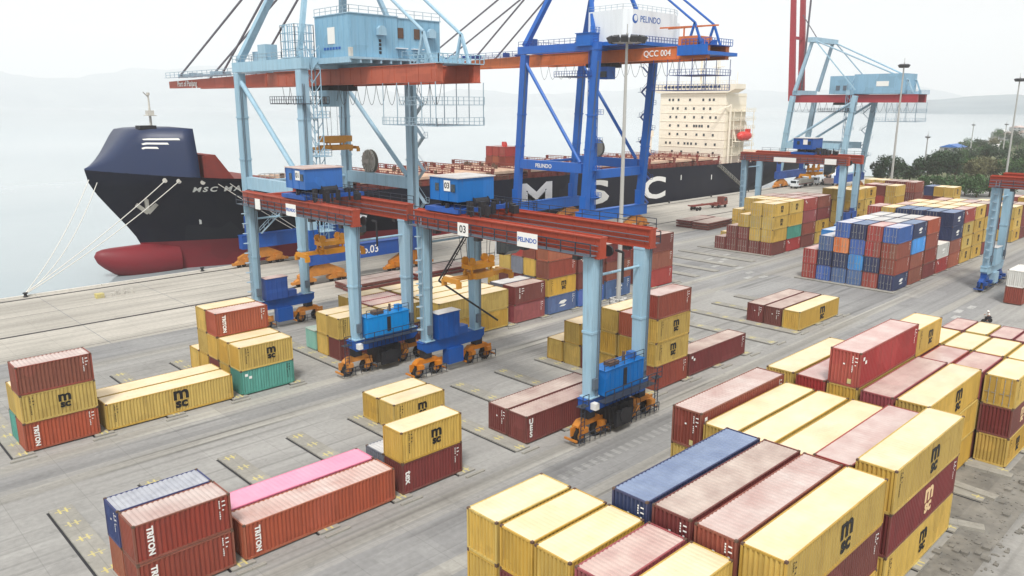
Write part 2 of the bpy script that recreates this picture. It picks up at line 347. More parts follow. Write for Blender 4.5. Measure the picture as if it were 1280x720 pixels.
footings(75.0, [13.4+6.6*i for i in range(-3, 16)]+[118.5, 125, 131.6, 138.2]+[145.4+6.5*i for i in range(5)])
footings(14.6, [19.6, 26.0, 32.3, 38.6, 45.4, 52, 58.8, 65.2, 71.4, 77.6, 84.0, 104.7, 111.2])
# kerb stones in front of the rows
ks = MB().box(-1.0, -.14, 0, 1.0, .14, .14).mesh('kerb_stone', 'beam')
for y, xs in ((44.9, range(0, 16)), (73.9, range(0, 16))):
    for i in xs: obj('kerb_stone', ks, yard, (13.2+6.55*i, y, 0), (0, 0, random.uniform(-.03, .03)))
# rubble strip below the near block
sheet('rubble_strip', 40, 11.6, 100, 14.2, .006, 'soil', yard); sheet('rubble_strip', 57.8, 14.2, 71, 19, .006, 'soil', yard)
sl = MB().box(-.45, -1.7, 0, .45, 1.7, .26).mesh('concrete_sleeper', 'beam')
for x, y, a in ((70.6, 15.4, .05), (65.8, 15.2, -.1), (59.4, 14.4, .35)): obj('concrete_sleeper', sl, yard, (x, y, 0), (0, 0, a))
rb = MB()
for i in range(420):
    x = random.uniform(46, 74); y = random.uniform(10.8, 14.3) if random.random() < .6 or x < 58.4 or x > 70.8 else random.uniform(12, 18.5); s_ = random.uniform(.03, .11) if i % 12 else random.uniform(.15, .3)
    rb.box(x-s_, y-s_*random.uniform(.5, 1), 0, x+s_, y+s_, s_*random.uniform(.4, .9))
o = rb.build('rubble', 'soil', yard); o['kind'] = 'stuff'
# painted marks on the roads
pm = MB()
for i in range(26): pm.box(36+i*1.0, 39.0, 0, 36+i*1.0+.5, 40.0, .004)
pm.build('worn_ladder_marks', 'fpaint', yard, (0, 0, .006))
pm = MB()
for i, (x, y) in enumerate(((131.5, 83), (134.5, 82), (133, 79), (129, 77.5), (136.5, 80), (139, 84.5), (141, 82.2), (127, 66.5), (124.5, 68), (128.5, 70), (131, 73.5), (122, 33.6), (126, 34.4), (130, 33.8))):
    pm.box(x-1.1, y-.45, 0, x+1.1, y+.45, .004)
pm.build('crossing_marks', 'wpaint', yard, (0, 0, .006))
# bollards, fenders, edge furniture of the quay
bo = MB().lathe((0, 0, 0), (0, 0, 1), [(0, .34), (.1, .34), (.14, .22), (.5, .22), (.58, .4), (.72, .36), (.76, .2)], 12).mesh('bollard', 'dark', True)
for i, x in enumerate([-8.3, 28.6, 57.0, 84, 108, 132, 156, 180, 204, 228, 252, 276, 300]):
    tag(obj('bollard', bo, None, (x, QY-.95, .0)), 'squat dark mooring bollard standing on the quay edge', 'bollard', 'bollards along the quay edge')
fm = MB().prism([(0, -.9), (.5, -.75), (.7, -.4), (.7, .4), (.5, .75), (0, .9)], 0, -.8, .8).mesh('fender', 'rubber')
for i in range(16):
    tag(obj('fender', fm, None, (40+i*18, QY-.05, -1.1)), 'black rubber fender bolted to the quay wall', 'fender', 'rubber fenders on the quay wall')
t = thing('mooring_box', 'small yellow and white marker blocks on the quay apron', 'marker', (37.0, 131.5, 0))
MB().box(-.7, -.5, 0, .5, .5, .7).build('block', 'ypaint', t)
for i in range(5): MB().box(1.6+i*.75, -.2+.2*(i % 2), 0, 2.0+i*.75, .15+.2*(i % 2), .5+.25*(i % 3)).build('stone', 'kerb', t)
# hills far across the bay
def hills(name, az0, az1, dist, hfun, depth, label_seed):
    nx, ny = 90, 10; vv = []; fs = []
    rnd = random.Random(label_seed); ph = [rnd.uniform(0, 6.28) for _ in range(8)]
    for j in range(ny+1):
        t_ = j/ny; d = dist+depth*t_
        for i in range(nx+1):
            s = i/nx; az = rad(az0+(az1-az0)*s)
            prof = math.sin(min(1, t_*1.15)*math.pi/2)
            edge = min(1, s*7, (1-s)*7)
            rg = 1+.2*math.sin(s*17+ph[0]+t_*2)+.07*math.sin(s*41+ph[1]-t_*5)+.03*math.sin(s*97+ph[2]+t_*9)+.015*math.sin(s*190+ph[3]+t_*14)
            z = -4+hfun(s)*prof*rg*edge
            vv.append((math.sin(az)*d, math.cos(az)*d, z))
    for j in range(ny):
        for i in range(nx): a = j*(nx+1)+i; fs.append((a, a+1, a+nx+2, a+nx+1))
    return struct(MB().add(vv, fs).build(name, 'forest', None, smooth=True))
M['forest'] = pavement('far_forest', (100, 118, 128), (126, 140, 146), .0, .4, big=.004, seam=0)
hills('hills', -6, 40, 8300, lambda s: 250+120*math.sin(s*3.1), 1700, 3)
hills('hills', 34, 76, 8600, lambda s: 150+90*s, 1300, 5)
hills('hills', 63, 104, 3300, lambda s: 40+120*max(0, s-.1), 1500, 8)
# ---------------------------------------------------------------- containers
W_, H_, HC = 2.438, 2.591, 2.896
CM = {}
def corr(a0, a1, pitch, dep):
    """trapezoid corrugation profile: list of (a, depth)"""
    n_ = max(1, round((a1-a0)/pitch)); p = (a1-a0)/n_; o = [(a0, dep)]
    for i in range(n_):
        s = a0+i*p; o += [(s+.12*p, dep), (s+.32*p, 0), (s+.68*p, 0), (s+.88*p, dep)]
    return o+[(a1, dep)]
def cmesh(L, H):
    if (L, H) in CM: return CM[L, H]
    d = {}
    fr = MB(); P = .12
    for x in (0, L-P):
        for y in (0, W_-P): fr.box(x, y, .0, x+P, y+P, H)
    for y in (0.004, W_-.094):
        fr.box(P, y, .01, L-P, y+.09, .17); fr.box(P, y, H-.1, L-P, y+.09, H-.02)
    for x in (0.004, L-.094):
        fr.box(x, P, .01, x+.09, W_-P, .17); fr.box(x, P, H-.12, x+.09, W_-P, H-.012)
    fr.box(P, P, .08, L-P, W_-P, .16)
    for x in (-.006, L-.172):
        for y in (-.006, W_-.156):
            for z in (-.0, H-.112): fr.box(x, y, z, x+.178, y+.162, z+.118, 1)
    d['frame'] = fr.mesh('frame', ['wY', 'casting'])
    pr = corr(P, L-P, .3, .08); s = MB()
    vv = [(a, .012+b, z) for z in (.16, H-.09) for a, b in pr]; k = len(pr)
    d['side'] = s.add(vv, [(i, i+1, k+i+1, k+i) for i in range(k-1)]).mesh('side_wall', 'wY')
    pr = corr(P, W_-P, .275, .1); s = MB(); k = len(pr)
    vv = [(.012+b, a, z) for z in (.16, H-.11) for a, b in pr]
    d['end'] = s.add(vv, [(i, i+1, k+i+1, k+i) for i in range(k-1)]).mesh('end_wall', 'wY')
    for key, dep in (('roof', .042), ('roof_flat', .008)):
        pr = corr(P*.8, L-P*.8, .36 if L > 8 else .33, dep); s = MB(); k = len(pr)
        vv = [(a, y, H-.026-b) for y in (.06, W_-.06) for a, b in pr]
        d[key] = s.add(vv, [(i, i+1, k+i+1, k+i) for i in range(k-1)]).mesh('roof', 'rY')
    s = MB(); hw = (W_-2*P)/2-.01
    s.box(.03, 0, .16, .075, hw, H-.11)
    for i in range(5): s.box(.02, .08, .3+i*(H-.55)/5, .05, hw-.08, .3+(i+.72)*(H-.55)/5)
    d['door'] = s.mesh('door_leaf', 'wY')
    s = MB().tube((0, 0, .12), (0, 0, H-.1), .026, 6)
    for z in (.35, H*.5, H-.35): s.box(-.03, -.05, z-.04, .03, .05, z+.04)
    s.box(-.03, -.02, H*.42, .0, .3, H*.42+.05)
    d['bar'] = s.mesh('locking_bar', 'bar')
    CM[L, H] = d; return d
# painted marks, real shapes laid on the wall
def msc_mesh(mat):
    s = []; a = text_mesh('m', 1.75, .055, .006, mat); b = text_mesh('sc', 1.25, .05, .006, mat)
    mb = MB()
    for me, dz, sx in ((a, .40, 1.12), (b, -.52, 1.1)):
        xs = [v.co.x for v in me.vertices]; ys = [v.co.y for v in me.vertices]; cx = (min(xs)+max(xs))/2; cy = (min(ys)+max(ys))/2
        mb.add([((v.co.x-cx)*sx, v.co.y-cy+dz, v.co.z) for v in me.vertices], [tuple(p.vertices) for p in me.polygons])
    return mb.mesh('shipping_mark', mat)
MSC_B = msc_mesh('black'); MSC_P = msc_mesh('logo_pale')
def codes_mesh(mat, n_=9, w0=.09):
    mb = MB(); rr = random.Random(n_)
    for i in range(n_):
        z = -i*.15
        if i in (4,): continue
        mb.box(-w0/2, z-.05, 0, w0*rr.uniform(.2, .5), z+.05, .006)
    for i in range(3): mb.box(.16, -.1-i*.3, 0, .16+rr.uniform(.1, .3), -.02-i*.3, .006)
    return mb.mesh('serial_marks', mat)
SER_W = codes_mesh('white'); SER_K = codes_mesh('black', 11, .08)
streak = MB().add([(-.9, -.15, 0), (.2, -.3, 0), (.9, .1, 0), (.4, .3, 0), (-.5, .2, 0)], [(0, 1, 2, 3, 4)]).add([(-.75, -.62, 0), (.3, -.7, 0), (.8, -.45, 0), (-.2, -.42, 0)], [(0, 1, 2, 3)]).mesh('line_mark', 'white')
sq = MB().box(-.16, -.14, 0, .16, .14, .006).mesh('placard', 'white'); sqo = MB().box(-.15, -.2, 0, .15, .2, .006).mesh('caution_plate', 'ypaint')
TIER = ('bottom tier', 'tier two', 'tier three', 'tier four', 'tier five')
ROWW = ('front row', 'row two back', 'row three back', 'row four back', 'row five back', 'row six back')
NC = 0
# boxes buried inside the stacks, of which nothing shows: one joined core
BURIED = set()
for tok in '1 4 7-8 10-11 13-14 16-17 19-20 22-23 28 31-32 34-35 37-38 40-41 46-47 49-50 52-53 56-57 62-63 66-67 75-76 78-79 81-82 111 150-152 154-156 158-160 162-166 172-174 176-178 180-182 184-186 189-194 199-201 203-205 207-209 211-213 215-217 223-225 227-229 231-233 235-237 243-245 247-249 251-253 255-257 263-265 267-269 271-273 281-286 290-291 293-297 299-303 305-306 308-310 335 337 339 343 345 347 349 353 359 363 367 370 376-383 387-388 390-392 399-401 420-422 424-426 428-429 432 440-442 444-446 448-450 452-454 459-461 463-465 467-470 478 482 486-494 497-498 501-503 505-506 509-511 513-515 517-519 521-523 525 528 531 534-535'.split():
    a_, _, b_ = tok.partition('-'); BURIED |= set(range(int(a_), int(b_ or a_)+1))
CORE = MB(); CORE_M = sorted(CC)
def container(x, y, z, L, code, label, group):
    global NC; NC += 1
    c = code[0]; H = HC if 'h' in code else H_; d = cmesh(L, H); wm = 'w'+c
    j = (random.uniform(-.05, .05), random.uniform(-.04, .04))
    if NC in BURIED:
        CORE.box(x+j[0]+.03, y+j[1]+.03, z, x+j[0]+L-.03, y+j[1]+W_-.03, z+H, CORE_M.index(c)); return H
    t = thing('shipping_container', label, 'container', (x+j[0], y+j[1], z), group)
    obj('frame', d['frame'], t, mat=wm)
    obj('side_wall', d['side'], t, mat=wm); obj('side_wall', d['side'], t, (L, W_, 0), (0, 0, math.pi), mat=wm)
    if 'd' in code:
        hw = (W_-.24)/2
        for k in (0, 1):
            dl = obj('door_leaf', d['door'], t, (0, .12+k*(hw+.0)+.005, 0), mat=wm)
            for q in (.28, .72): obj('locking_bar', d['bar'], dl, (-.012, hw*q, 0))
    else:
        obj('end_wall', d['end'], t, mat=wm)
    obj('end_wall', d['end'], t, (L, W_, 0), (0, 0, math.pi), mat=wm)
    obj('roof', d['roof_flat' if c in 'YP' or (c == 'R' and 'z' in code) else 'roof'], t, mat='r'+c)
    yo = -.006
    ms = (.76 if L < 8 else 1.0)*random.uniform(.93, 1.08)
    if 'm' in code: obj('shipping_mark', MSC_B, t, (L*.55+random.uniform(-.25, .25), yo, H*.52+random.uniform(-.06, .06)), R_NEAR).scale = (ms, ms, 1)
    if 'p' in code: obj('shipping_mark', MSC_P, t, (L*.55, yo, H*.52), R_NEAR).scale = (ms, ms, 1)
    if 't' in code: lettering('TRITON', t, (.95, yo, H*.5), .52, rot=(math.pi/2, math.pi/2, 0), bold=.02, spacing=1.0)
    if 'x' in code: lettering('tex', t, (L*.07+.1, yo, H*.52), .8, rot=(math.pi/2, math.pi/2, 0), bold=.02)
    if 'u' in code: [lettering(ch, t, (.62, yo, H*(.76-.24*i)), .72, bold=.03) for i, ch in enumerate('UES')]
    if 'g' in code: lettering('CAI', t, (L*.55, yo, H*.5), .75, 'dark', spacing=1.2)
    if 'c' in code: obj('serial_marks', SER_W, t, (L*.16, yo, H*.86), R_NEAR).scale = (2.2, 1.15, 1)
    if 'k' in code:
        obj('line_mark', streak, t, (L*.52, yo, H*.55), R_NEAR)
    if 'q' in code: obj('placard', sq, t, (.62, yo, H*.8), R_NEAR); obj('placard', sq, t, (1.05, yo, H*.68), R_NEAR)
    if 'z' not in code:
        obj('serial_marks', SER_W if c not in 'YWT' else SER_K, t, (L-.75 if c not in 'Y' else .75, yo, H*.88), R_NEAR)['kind'] = 'stuff'
        if 'e' in code and c != 'Y':
            obj('serial_marks', SER_W if c not in 'YWT' else SER_K, t, (-.004, .6, H*.86), R_END)['kind'] = 'stuff'; obj('placard', sq, t, (-.004, W_*.52, H*.62), R_END).scale = (.45, .45, 1)
    if 'a' in code: obj('caution_plate', sqo, t, (-.004, .75, .45), R_END)
    return H
SZ = {6.058: 'short', 12.192: 'long'}
MARKW = (('m', 'black-marked '), ('p', 'pale-marked '), ('t', 'white-lettered '), ('k', 'white-logo '), ('x', 'white-lettered '), ('u', 'white-lettered '), ('g', 'dark-lettered '), ('c', 'white-lettered '), ('q', 'white-placard '))
def bay(x, y0, L, phrase, rows, pitch=2.65, z0=.135, group='containers stacked in the yard'):
    for r_, st in rows.items():
        z = z0
        for i, code in enumerate(st.split()):
            LL = 12.192 if 'F' in code else L
            mk_ = next((w2 for a, w2 in MARKW if a in code), '')
            lab = f"{mk_}{CC[code[0]][1]} {SZ[LL]} container, {TIER[i]}, {ROWW[r_]}, {phrase}"
            if len(lab.split()) > 16: lab = lab.replace(mk_, '', 1)
            if len(lab.split()) > 16: lab = lab.replace(' container,', ' box,').replace('tier two', 'second').replace(' back,', ',')
            z += container(x, y0+r_*pitch, z, LL, code, lab, group)+.012
S20, S40 = 6.058, 12.192
# --- near block (y 14.6 ...)
BN = 14.6; PN = 2.66
bay(26.0, BN, S20, 'corner stack of short boxes', {5: 'M Ye Ye', 4: 'Y M Ye', 3: 'M Y Ye', 2: 'Y M Vez', 1: 'M Y Yez'}, PN)
bay(32.3, BN, S40, 'stack with the blue-topped row', {3: 'Mh Nh Neh', 2: 'Mh Yh Meh', 1: 'Yh Mh Xeh', 0: 'Yph Mh Ymh'}, PN)
bay(45.9, BN, S40, 'stack with the flat rose roof', {5: 'Y Yh Xqeah', 4: 'M Y Yz', 3: 'Y M Yz', 2: 'M Y Yz', 1: 'Y Mh Rz', 0: 'Ymh Mph Ymh'}, PN)
bay(59.7, BN, S40, 'stack under the tall red box', {5: 'M Yh Yz', 4: 'Y Mh Rez', 3: 'M Mh Y Rhqea', 2: 'M Yh Vz', 1: 'Y Yh Ym'}, PN)
bay(72.0, BN, S20, 'stack with the upright yellow box', {3: 'M Y M Ym', 2: 'Y M Rz', 1: 'M Y Vz', 0: 'Ym Mp Ymd'}, PN)
bay(78.3, BN, S20, 'cream-roofed stack behind the upright box', {3: 'M Y Yz', 2: 'Y M Yz', 1: 'M Y Yz', 0: 'Y M Yz'}, PN)
bay(104.9, BN, S20, 'single tier beside the motorcycle', {5: 'V', 4: 'Y', 3: 'V', 2: 'V', 1: 'R'}, PN)
bay(136.3, BN+.9, S20, 'white-topped pair under the yard crane', {5: 'X W'}, PN)
# --- middle block (y 45.9 ...)
B1 = 45.9; P1 = 2.65
bay(13.1, B1, S20, 'stack beside the long rose box', {0: 'Xt Xt', 1: 'O Je'}, P1)
bay(19.8, B1, S40, 'beside the two-tier lettered stack', {0: 'Otz', 1: 'Pz'}, P1)
bay(32.8, B1, S20, 'stack at the end of the rose box', {0: 'Mx Ym', 1: 'Gz'}, P1)
bay(39.5, B1, S20, 'pair alone on open footings', {4: 'Ym', 5: 'Yz'}, P1-.02)
bay(46.4, B1, S40, 'pair at the foot of the crane numbered 03', {0: 'Mu', 1: 'Me'}, P1)
bay(65.8, B1, S20, 'stepped stack behind the blue engine house', {0: 'X Ym Ym X', 1: 'M Y O', 2: 'Y Y Y', 3: 'M', 4: 'Y Y', 5: 'Y'}, P1)
bay(72.3, B1, S40, 'beside the stepped stack', {0: 'Mq'}, P1)
bay(98.5, B1, S40, 'row of three on open paving', {0: 'Ymz', 1: 'Me', 2: 'Me'}, P1)
bay(131.4, B1, S20, 'blue-ended stack at the crossroads', {0: 'Nkd Xd Xd Bd', 1: 'Rd Nd Rd Rd', 2: 'Sd Ld Bd Nd', 3: 'Sd Nd Dd Bd', 4: 'Bd Nd Sd', 5: 'Rd Rd'}, P1)
bay(137.9, B1, S20, 'second bay of blue-ended stack', {0: 'X X L Nk', 1: 'M X R G', 2: 'B N X G', 3: 'X M N W', 4: 'B M S', 5: 'R W L'}, P1)
bay(144.5, B1, S20, 'third bay of blue-ended stack', {0: 'M X X O', 1: 'X B M G', 2: 'X M N G', 3: 'B X M G', 4: 'M N W'}, P1)
bay(151.1, B1, S20, 'low bay behind the blue-ended stack', {0: 'Rq Wk', 1: 'M X', 2: 'Y M', 3: 'M X'}, P1)
bay(157.7, B1, S20, 'navy-topped stack', {0: 'O X Nk Nk', 1: 'X M Y Nd', 2: 'M X N Nd', 3: 'Y M X Nd', 4: 'M Y R Yd', 5: 'X M M Rd'}, P1)
bay(164.3, B1, S20, 'second bay of navy-topped stack', {0: 'Ym Ym Ym Rq', 1: 'Y M Y Y', 2: 'M Y M Y', 3: 'Y M Y Y', 4: 'M Y Y O'}, P1)
bay(170.9, B1, S20, 'third bay of navy-topped stack', {0: 'Ym Ym Ym Ym', 1: 'M Y Y Y', 2: 'Y M Y Y', 3: 'M Y M Y', 4: 'Y M Y Y'}, P1)
bay(177.5, B1, S20, 'last bay of navy-topped stack', {0: 'M Y Ym M', 1: 'Y M Y X', 2: 'M Y M Y', 3: 'Y M R O'}, P1)
bay(199, B1, S20, 'stack behind the yard crane leg', {0: 'Ym Ym Ym', 1: 'Y M Y', 2: 'M Y N', 3: 'M X R'}, P1)
bay(205.6, B1, S20, 'maroon end stack behind the yard crane', {0: 'M M M', 1: 'M Y M', 2: 'N M N', 3: 'M Y Y'}, P1)
bay(222, B1, S20, 'far low stack by the shrubs', {0: 'M X M', 1: 'Y M Y', 2: 'M N R', 3: 'Y Y Y'}, P1)
# --- quay-side block (y 75 ...)
B2 = 75.0; P2 = 2.62
bay(13.75, B2, S20, 'lone three-high stack near the quay', {0: 'Ot Ym X', 1: 'T Y'}, P2)
bay(20.4, B2, S40, 'long pair near the quay', {0: 'Ym', 1: 'Yz'}, P2)
bay(33.5, B2, S20, 'stepped stack over the teal box', {0: 'Tq Ym', 1: 'Y Y', 2: 'M Y Ot', 3: 'Y Y Y', 4: 'Y'}, P2)
bay(47.0, B2, S20, 'stack beside the pale teal cabinet', {1: 'M Y', 2: 'Y Y'}, P2)
bay(53.4, B2, S20, 'flat stack under the crane numbered 01', {1: 'M Yz', 2: 'Y Vz', 3: 'M Vz', 4: 'Y Y'}, P2)
bay(59.9, B2, S40, 'cream-roofed long stack', {0: 'Yz Yz', 1: 'Y Yz', 2: 'Y Yz', 3: 'M Ym', 4: 'Y Yz'}, P2)
bay(73.4, B2, S20, 'pale-lettered pair beside the four-high stack', {0: 'V Mc', 1: 'M Gz'}, P2)
bay(80.1, B2, S20, 'four-high stack with orange top', {0: 'Sk Ym X Og', 1: 'M G Y X', 2: 'Y M G R', 3: 'M M Y', 4: 'M Y'}, P2)
bay(86.7, B2, S20, 'stack beside the orange-topped one', {0: 'Bk M Mq B', 1: 'M X M O', 2: 'Y M Y M'}, P2)
bay(93.3, B2, S20, 'stack behind the tall lamp mast', {0: 'Skh Xh Mh', 1: 'Mh Yh Mh', 2: 'Mh Mh Rh'}, P2)
bay(105.0, B2, S20, 'red stack at the crossroads', {0: 'Rh Xh Mh', 1: 'Mh Xh Rh', 2: 'Xh Mh Mh'}, P2)
bay(145.6, B2, S20, 'maroon-based stack across the crossroads', {0: 'Md Yd Ymd Ymd', 1: 'Md Yd Yd Yd', 2: 'Md Md Yd', 3: 'Md Md', 4: 'Md'}, P2)
bay(152.1, B2, S20, 'second bay of maroon-based stack', {0: 'Rq T Y Ym', 1: 'M Y Y Y', 2: 'Y Y M Y', 3: 'Y Y Y Yd', 4: 'Yd Yd Yd', 5: 'Yd'}, P2)
bay(158.6, B2, S20, 'red-sided bay of maroon-based stack', {0: 'M X V Rq', 1: 'Y M M X', 2: 'M Y M M', 3: 'Y M G M', 4: 'M G W'}, P2)
bay(165.1, B2, S20, 'bay beside the far crane leg', {0: 'Ym Ym M X', 1: 'M Y M M', 2: 'Y M G X', 3: 'G W W'}, P2)
bay(183.5, B2, S20, 'yellow stack behind the far crane', {0: 'Ym Ym Ym Y', 1: 'Y Y Y Y', 2: 'Y M M Y'}, P2)
bay(190.1, B2, S20, 'second yellow stack behind the far crane', {0: 'Y Ym Ym Ym', 1: 'Y M Y Y', 2: 'M Y M'}, P2)
bay(200.5, B2-3, S20, 'mixed stack by the far lamp mast', {0: 'Rd Md Yd Yd', 1: 'M Y R M', 2: 'Y R Y R'}, P2)
bay(213.5, B2-3, S20, 'tall maroon stack by the far lamp mast', {0: 'M Md Md Xd', 1: 'Yd Yd Vd Md', 2: 'Md Yd Yd Md', 3: 'Y M M Yd', 4: 'M Y N Yd'}, P2)
bay(234, B2-6, S20, 'last stack before the trees', {0: 'Y Ym Ym', 1: 'Y M Y', 2: 'N M N', 3: 'M Y'}, P2)
core = CORE.build('packed_containers', ['w'+k for k in CORE_M]); core['kind'] = 'stuff'; tag(core, 'containers packed deep inside the stacks behind the outer rows', 'containers')
# ---------------------------------------------------------------- yard gantry cranes on tyres
wheel_me = MB().lathe((0, -.28, 0), (0, 1, 0), [(0, .45), (.02, .68), (.1, .76), (.46, .76), (.54, .68), (.56, .45)], 18).lathe((0, -.3, 0), (0, 1, 0), [(0, .12), (.01, .42), (.59, .42), (.6, .12)], 12, 1).mesh('wheel', ['tyre', 'rim'], False)
def ladder(mb, x, y, z0, z1, w_=.5, axis=0):
    a = (w_/2, 0) if axis == 0 else (0, w_/2)
    for s in (-1, 1): mb.beam((x+a[0]*s, y+a[1]*s, z0), (x+a[0]*s, y+a[1]*s, z1), .06)
    for i in range(int((z1-z0)/.4)): mb.beam((x-a[0], y-a[1], z0+i*.4), (x+a[0], y+a[1], z0+i*.4), .04)
    return mb
def spreader(root, c, length, mat='spreader', rope_top=None, ropes=True, heavy=0):
    cx, cy, cz = c
    s = MB(); h = length/2
    if heavy: s.box(cx-h*.8, cy-.75, cz-.5, cx+h*.8, cy-.45, cz+.4).box(cx-h*.8, cy+.45, cz-.5, cx+h*.8, cy+.75, cz+.4)
    s.box(cx-h*.45, cy-.55, cz-.35, cx+h*.45, cy-.2, cz+.25); s.box(cx-h*.45, cy+.2, cz-.35, cx+h*.45, cy+.55, cz+.25)
    s.box(cx-1.3, cy-1.05, cz-.3, cx+1.3, cy+1.05, cz+.35)
    for k in (-1, 1):
        s.box(cx+k*h*.45-.1, cy-.4, cz-.25, cx+k*h, cy-.08, cz+.12); s.box(cx+k*h*.45-.1, cy+.08, cz-.25, cx+k*h, cy+.4, cz+.12)
        s.box(cx+k*h-.2, cy-1.2, cz-.4, cx+k*h+.2, cy+1.2, cz+.1)
        for q in (-1, 1): s.box(cx+k*h-.28, cy+q*1.2-.14, cz-.85, cx+k*h+.28, cy+q*1.2+.14, cz-.2)
    sp = s.build('spreader', mat, root)
    hb = MB(); hb.box(cx-1.7, cy-.8, cz+.75, cx+1.7, cy+.8, cz+1.25)
    if heavy: hb.box(cx-3.0, cy-.9, cz+.95, cx+3.0, cy+.9, cz+2.0)
    for a in (-1.4, 1.4):
        for b in (-.55, .55): hb.lathe((cx+a, cy+b-.12, cz+1.6), (0, 1, 0), [(0, .45), (.24, .45)], 12); hb.box(cx+a-.1, cy+b-.1, cz+.3, cx+a+.1, cy+b+.1, cz+.8)
    hb.build('headblock', mat, root)
    if ropes and rope_top:
        rp = MB()
        for a in (-1.8, -1.0, 1.0, 1.8):
            for b in (-.6, .6): rp.tube((cx+a, cy+b, cz+1.6), (cx+a*1.25, cy+b*1.6, rope_top), .035, 5)
        rp.build('hoist_ropes', 'rope', root)
    return sp
def rtg(name, label, loc, wb=7.2, S=23.8, trolley=19.0, sp_z=12.4, number='03', sign='03', near_box='mblue', far_box='nblue', board=None, sp_len=7.6, sp_x=0, board2=None, sillc='nblue', bog='orange'):
    t = thing('yard_gantry_crane', label, 'gantry crane', loc, 'rubber tyred gantry cranes')
    ZB, ZT, G = 2.75, 17.0, 1.75
    for y, nm in ((0, 'near'), (S, 'far')):
        s = MB(); s.prism([(-1.0, ZB+.5), (-.4, ZB), (wb+.4, ZB), (wb+1.0, ZB+.5), (wb+1.0, ZB+1.25), (-1.0, ZB+1.25)], 1, y-.5, y+.5)
        s.box(-1.1, y-.56, ZB+1.25, wb+1.1, y+.56, ZB+1.31)
        s.build('sill_beam', sillc, t)
        for x in (0, wb):
            MB().beam((x, y, ZB+1.3), (x, y, ZT), .9, .95, 1.2, 1.25, up=(0, 1, 0)).box(x-.66, y-.66, ZB+1.31, x+.66, y+.66, ZB+1.42).box(x-.6, y-.6, 10.1, x+.6, y+.6, 10.32).box(x-.64, y-.64, ZT-.22, x+.64, y+.64, ZT-.065).build('leg', 'lblue', t)
            MB().tube((x+.3, y-.66, ZB+1.5), (x+.36, y-.78, ZT), .06, 6).tube((x+.12, y-.64, ZB+1.5), (x+.14, y-.76, ZT), .04, 6).box(x-.3, y-.8, ZB+2.2, x+.25, y-.5, ZB+3.2).build('conduit', 'grate', t)
        for bx in (-.2, wb+.2):
            MB().box(bx-.5, y-.46, 2.16, bx+.5, y+.46, ZB+.25).build('bogie_pivot', 'dark' if bog == 'orange' else bog, t); b = MB(); b.prism([(bx-1.7, 1.75), (bx-1.2, 2.15), (bx+1.2, 2.15), (bx+1.7, 1.75), (bx+1.7, 1.6), (bx-1.7, 1.6)], 1, y-.36, y+.36)
            for k in (-1, 1):
                c = bx+k*1.25
                for q in (-1, 1): b.prism([(c-.2, .6), (c-.34, 1.65), (c+.34, 1.65), (c+.2, .6)], 1, y+q*.42-.08, y+q*.42+.08)
                b.lathe((c, y-.62, .765), (0, 1, 0), [(0, .16), (1.24, .16)], 8); b.box(c-.3, y-.95, 1.15, c+.3, y-.52, 1.7)
                b.box(bx+k*2.25-.08, y-.75, .5, bx+k*2.25+.08, y+.75, .68); b.box(bx+k*2.0-.3, y-.06, .9, bx+k*2.0+.3, y+.06, 1.75)
            bo_ = b.build('bogie', bog, t)
            for k in (-1.25, 1.25): obj('wheel', wheel_me, bo_, (bx+k, y, .765))
            rr = MB(); rr.railing([(bx-2.2, y-.95, .3), (bx+2.2, y-.95, .3)], .9, .03, .7); rr.build('guard_rail', 'rail', bo_)
    # girders
    for x in (0, wb):
        s = MB(); s.box(x-.42, -1.1, ZT, x+.42, S+1.1, ZT+G)
        s.box(x-.58, -1.12, ZT-.06, x+.58, S+1.12, ZT+.05); s.box(x-.58, -1.12, ZT+G-.05, x+.58, S+1.12, ZT+G+.06)
        for i in range(12): s.box(x-.47, -.6+i*2.2, ZT+.05, x+.47, -.52+i*2.2, ZT+G-.05)
        s.box(x-.06, -1.0, ZT+G+.06, x+.06, S+1, ZT+G+.18)
        gd = s.build('girder', 'red', t)
        for k in (.35, .62): MB().tube((x-.56, -1, ZT+G*k), (x-.56, S+1, ZT+G*k), .05, 6).build('cable_tray', 'grate', gd)
        for i in range(4): MB().box(x-.35, 1.5+i*6.6, ZT-.5, x+.35, 2.1+i*6.6, ZT-.07).build('floodlight', 'lamp', gd)
    MB().box(.42, S+.1, ZT+.2, wb-.42, S+.8, ZT+1.3).build('end_tie', 'red', t)
    MB().tube((.4, 0, 15.2), (wb-.4, 0, 15.2), .13).tube((0.4, S, 15.2), (wb-.4, S, 15.2), .13).build('tie_tube', 'lblue', t)
    # walkways with railings on the outer sides of both girders
    for x0, x1 in ((-1.45, -.6), (wb+.6, wb+1.45)):
        s = MB(); s.box(x0, -.9, ZT+.22, x1, S+.9, ZT+.28)
        for i in range(9): s.beam(((x0+x1)/2, -.5+i*3, ZT+.22), (0 if x0 < 0 else wb, -.5+i*3, ZT-.05), .08)
        s.build('walkway', 'grate', t)
        xr = x0 if x0 < 0 else x1
        MB().railing([(xr, -.9, ZT+.28), (xr, S+.9, ZT+.28)], 1.05, .04, 1.7).build('railing', 'rail', t)
    MB().railing([(wb+.55, -1, ZT+G), (wb+.55, S, ZT+G)], .9, .03, 2.2).build('railing', 'rail', t)
    # white boards on the girder
    for y, w_, h, txt in (board or []):
        b = MB().box(-1.52, y-w_/2, ZT+.1, -1.48, y+w_/2, ZT+.1+h).build('signboard', 'white', t)
        if txt: lettering(txt, b, (-1.53, y, ZT+.1+h*.5), min(h*.8, w_/(.62*max(2, len(txt)))), 'dark' if len(txt) < 3 else 'text_blue', R_END, .01)
